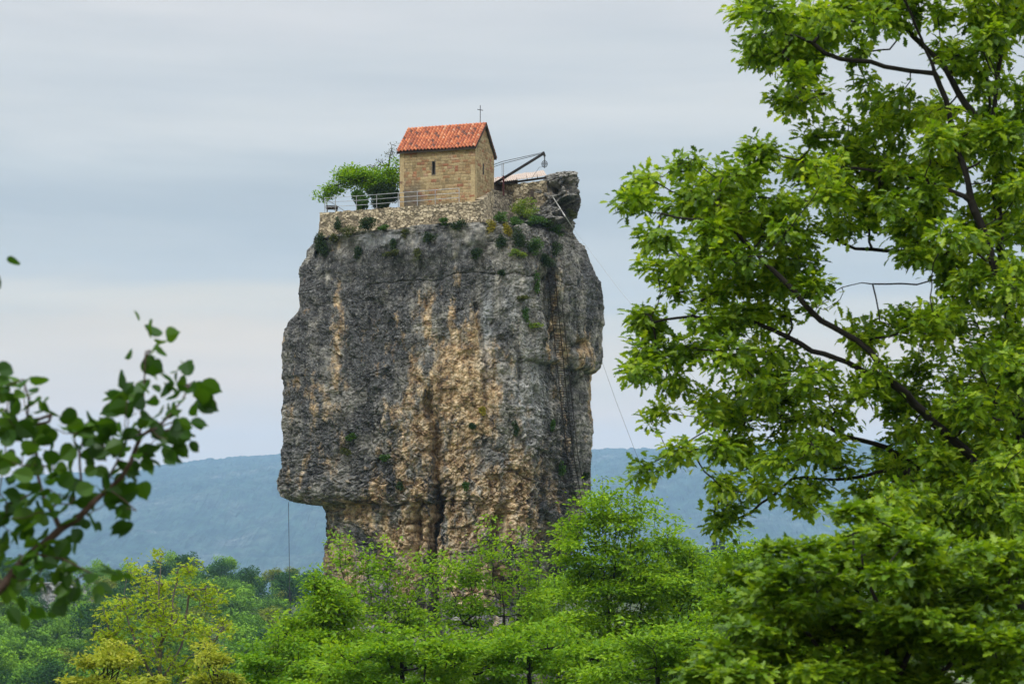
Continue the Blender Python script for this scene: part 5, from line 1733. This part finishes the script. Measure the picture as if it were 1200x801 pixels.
protos = [far_proto(200, 11, 4.6, 2300, LEAF_FARS[0], 0.42, 'mid green round-crowned tree among the many on the wooded hill'),
          far_proto(201, 12, 5.0, 2300, LEAF_FARS[1], 0.42, 'fresh light green tree among the many on the wooded hill'),
          far_proto(202, 10, 4.2, 2000, LEAF_FARS[2], 0.40, 'olive brownish tree among the many on the wooded hill'),
          far_proto(203, 13, 4.8, 2300, LEAF_FARS[3], 0.42, 'deep green tree among the many on the wooded hill'),
          far_proto(204, 10, 5.2, 2300, LEAF_FARS[0], 0.42, 'mid green wide low tree among the many on the wooded hill')]
pine = far_proto(210, 13, 3.6, 1800, PINE, 0.45, 'dark pine tree on the far ridge right of the rock', True)
used = set()


def place(proto, x, y, s, rz, sink=0.4):
    z = float(ground_z(x, y)) - sink
    if proto.name not in used:
        used.add(proto.name)
        r = proto
    else:
        r = proto.copy()
        COL.objects.link(r)
        for ch in proto.children:
            c = ch.copy(); COL.objects.link(c); c.parent = r
    r.location = (x, y, z)
    r.rotation_euler = (0, 0, rz)
    r.scale = (s, s, s * (0.95 + 0.1 * math.sin(rz)))
    return r


random.seed(4)
cnt = 0
Yv = 290.0
while Yv < 640:
    stepx = 8.6 if Yv < 420 else 10.2
    for rng_px in ((-60, 372), (640, 795), (795, 905)):
        if rng_px[0] == 640 and Yv < 500:
            continue
        xx0, xx1 = [(p_ - 600) / F * Yv for p_ in rng_px]
        xx_ = xx0 + random.uniform(0, stepx)
        while xx_ < xx1:
            yy_ = Yv + random.uniform(-6, 6)
            if not (525 < yy_ < 562 and -150 < xx_ < -128):
                k = random.choices(range(5), (5, 5, 2.5 if Yv > 380 else 0.7, 3, 4))[0]
                place(protos[k], xx_, yy_, random.uniform(0.7, 1.3), random.uniform(0, 6.28))
                cnt += 1
            xx_ += stepx * random.uniform(0.8, 1.25)
    Yv += 14 if Yv < 420 else 20
for px_, yy_, s_ in ((838, 640, 1.15), (846, 650, 1.25), (858, 645, 1.0), (828, 655, 1.1), (866, 652, 1.05), (895, 648, 1.2)):
    place(pine, (px_ - 600) / F * yy_, yy_, s_, random.uniform(0, 6))
print('far trees', cnt)

# undergrowth between the trees
rng = np.random.default_rng(300)
n = 26000
yy = rng.uniform(270, 660, n)
ppx = np.where(rng.uniform(0, 1, n) < 0.75, rng.uniform(-90, 400, n), rng.uniform(770, 950, n))
xx = (ppx - 600) / F * yy
zz = ground_z(xx, yy) + np.abs(rng.normal(0, 0.9, n)) + 0.3
V, T = leaves(np.stack([xx, yy, zz], 1), 0.8, rng, 'clump', up=1, tilt=0.8)
u = link('undergrowth', mesh_np('undergrowth', V, T, False), LEAF_FARS[3])
tag(u, 'green undergrowth between the trees on the hill', 'undergrowth', kind='stuff')
# slope vegetation below the pillar, between the middle trees
n = 60000
yy = rng.uniform(95, 240, n)
xx = rng.uniform(-1, 1, n) * yy * 0.34
zz = ground_z(xx, yy) + np.abs(rng.normal(0, 1.3, n)) + 0.2
keep = ~((np.abs(xx + 4.5) < 9) & (np.abs(yy - 141) < 9))
V, T = leaves(np.stack([xx, yy, zz], 1)[keep], 0.32, rng, 'clump', up=1, tilt=0.8)
u = link('slope_scrub', mesh_np('slope_scrub', V, T, False), LEAF_FARS[1])
tag(u, 'low green scrub covering the slope around the rock', 'scrub', kind='stuff')

# pale outcrop on the far hill
cl = MB()
nu, nv = 120, 60
Uu, Vv = np.meshgrid(np.linspace(0, 1, nu), np.linspace(0, 1, nv), indexing='ij')
xx = (20 + 95 * Uu - 600) / F * 550
top = np.interp(Uu, [0, 0.15, 0.5, 0.62, 0.7, 0.85, 1], [690, 684, 682, 690, 688, 683, 690])
zt = CZ + (600 - top) / F * 550
zbm = -32.0
zz = zbm + (zt - zbm) * Vv
p_ = np.stack([xx.ravel() / 3, zz.ravel() / 3, xx.ravel() * 0], 1)
f1, f2, idc = worley(p_, 3)
dd = (idc * 1.6 + fbm(p_, 4, 3)).reshape(Uu.shape)
yy = 550 - 1.5 * dd + 3 * Vv
cl.grid(np.stack([xx, yy, zz], -1))
cl.grid(np.stack([xx[:, ::-1], 560 + 0 * yy, zz[:, ::-1]], -1))
cl.grid(np.stack([np.stack([xx[:, -1]] * 2, 1), np.stack([yy[:, -1], 560 + 0 * yy[:, -1]], 1), np.stack([zz[:, -1]] * 2, 1)], -1))
nn_ = cl.n
o = cl.build('rock_outcrop', ROCK, None, attrs={'ochre': np.full(nn_, 0.1), 'dark': np.full(nn_, 0.0), 'pale': np.full(nn_, 0.8)})
tag(o, 'pale rock outcrop on the wooded hill, seen behind the near left branch', 'rock outcrop')

# ------------------------------------------------------------------ haze
hz = MB()
hz.box((0, 6450, 120), (26000, 13700, 920))
m, t, o = newmat('air_haze')
vv = N(t, 'ShaderNodeVolumePrincipled', {'Color': (0.44, 0.69, 1.0, 1), 'Density': 0.000098})
t.links.new(vv.outputs[0], o.inputs['Volume'])
h = hz.build('haze', m)
tag(h, kind='stuff')
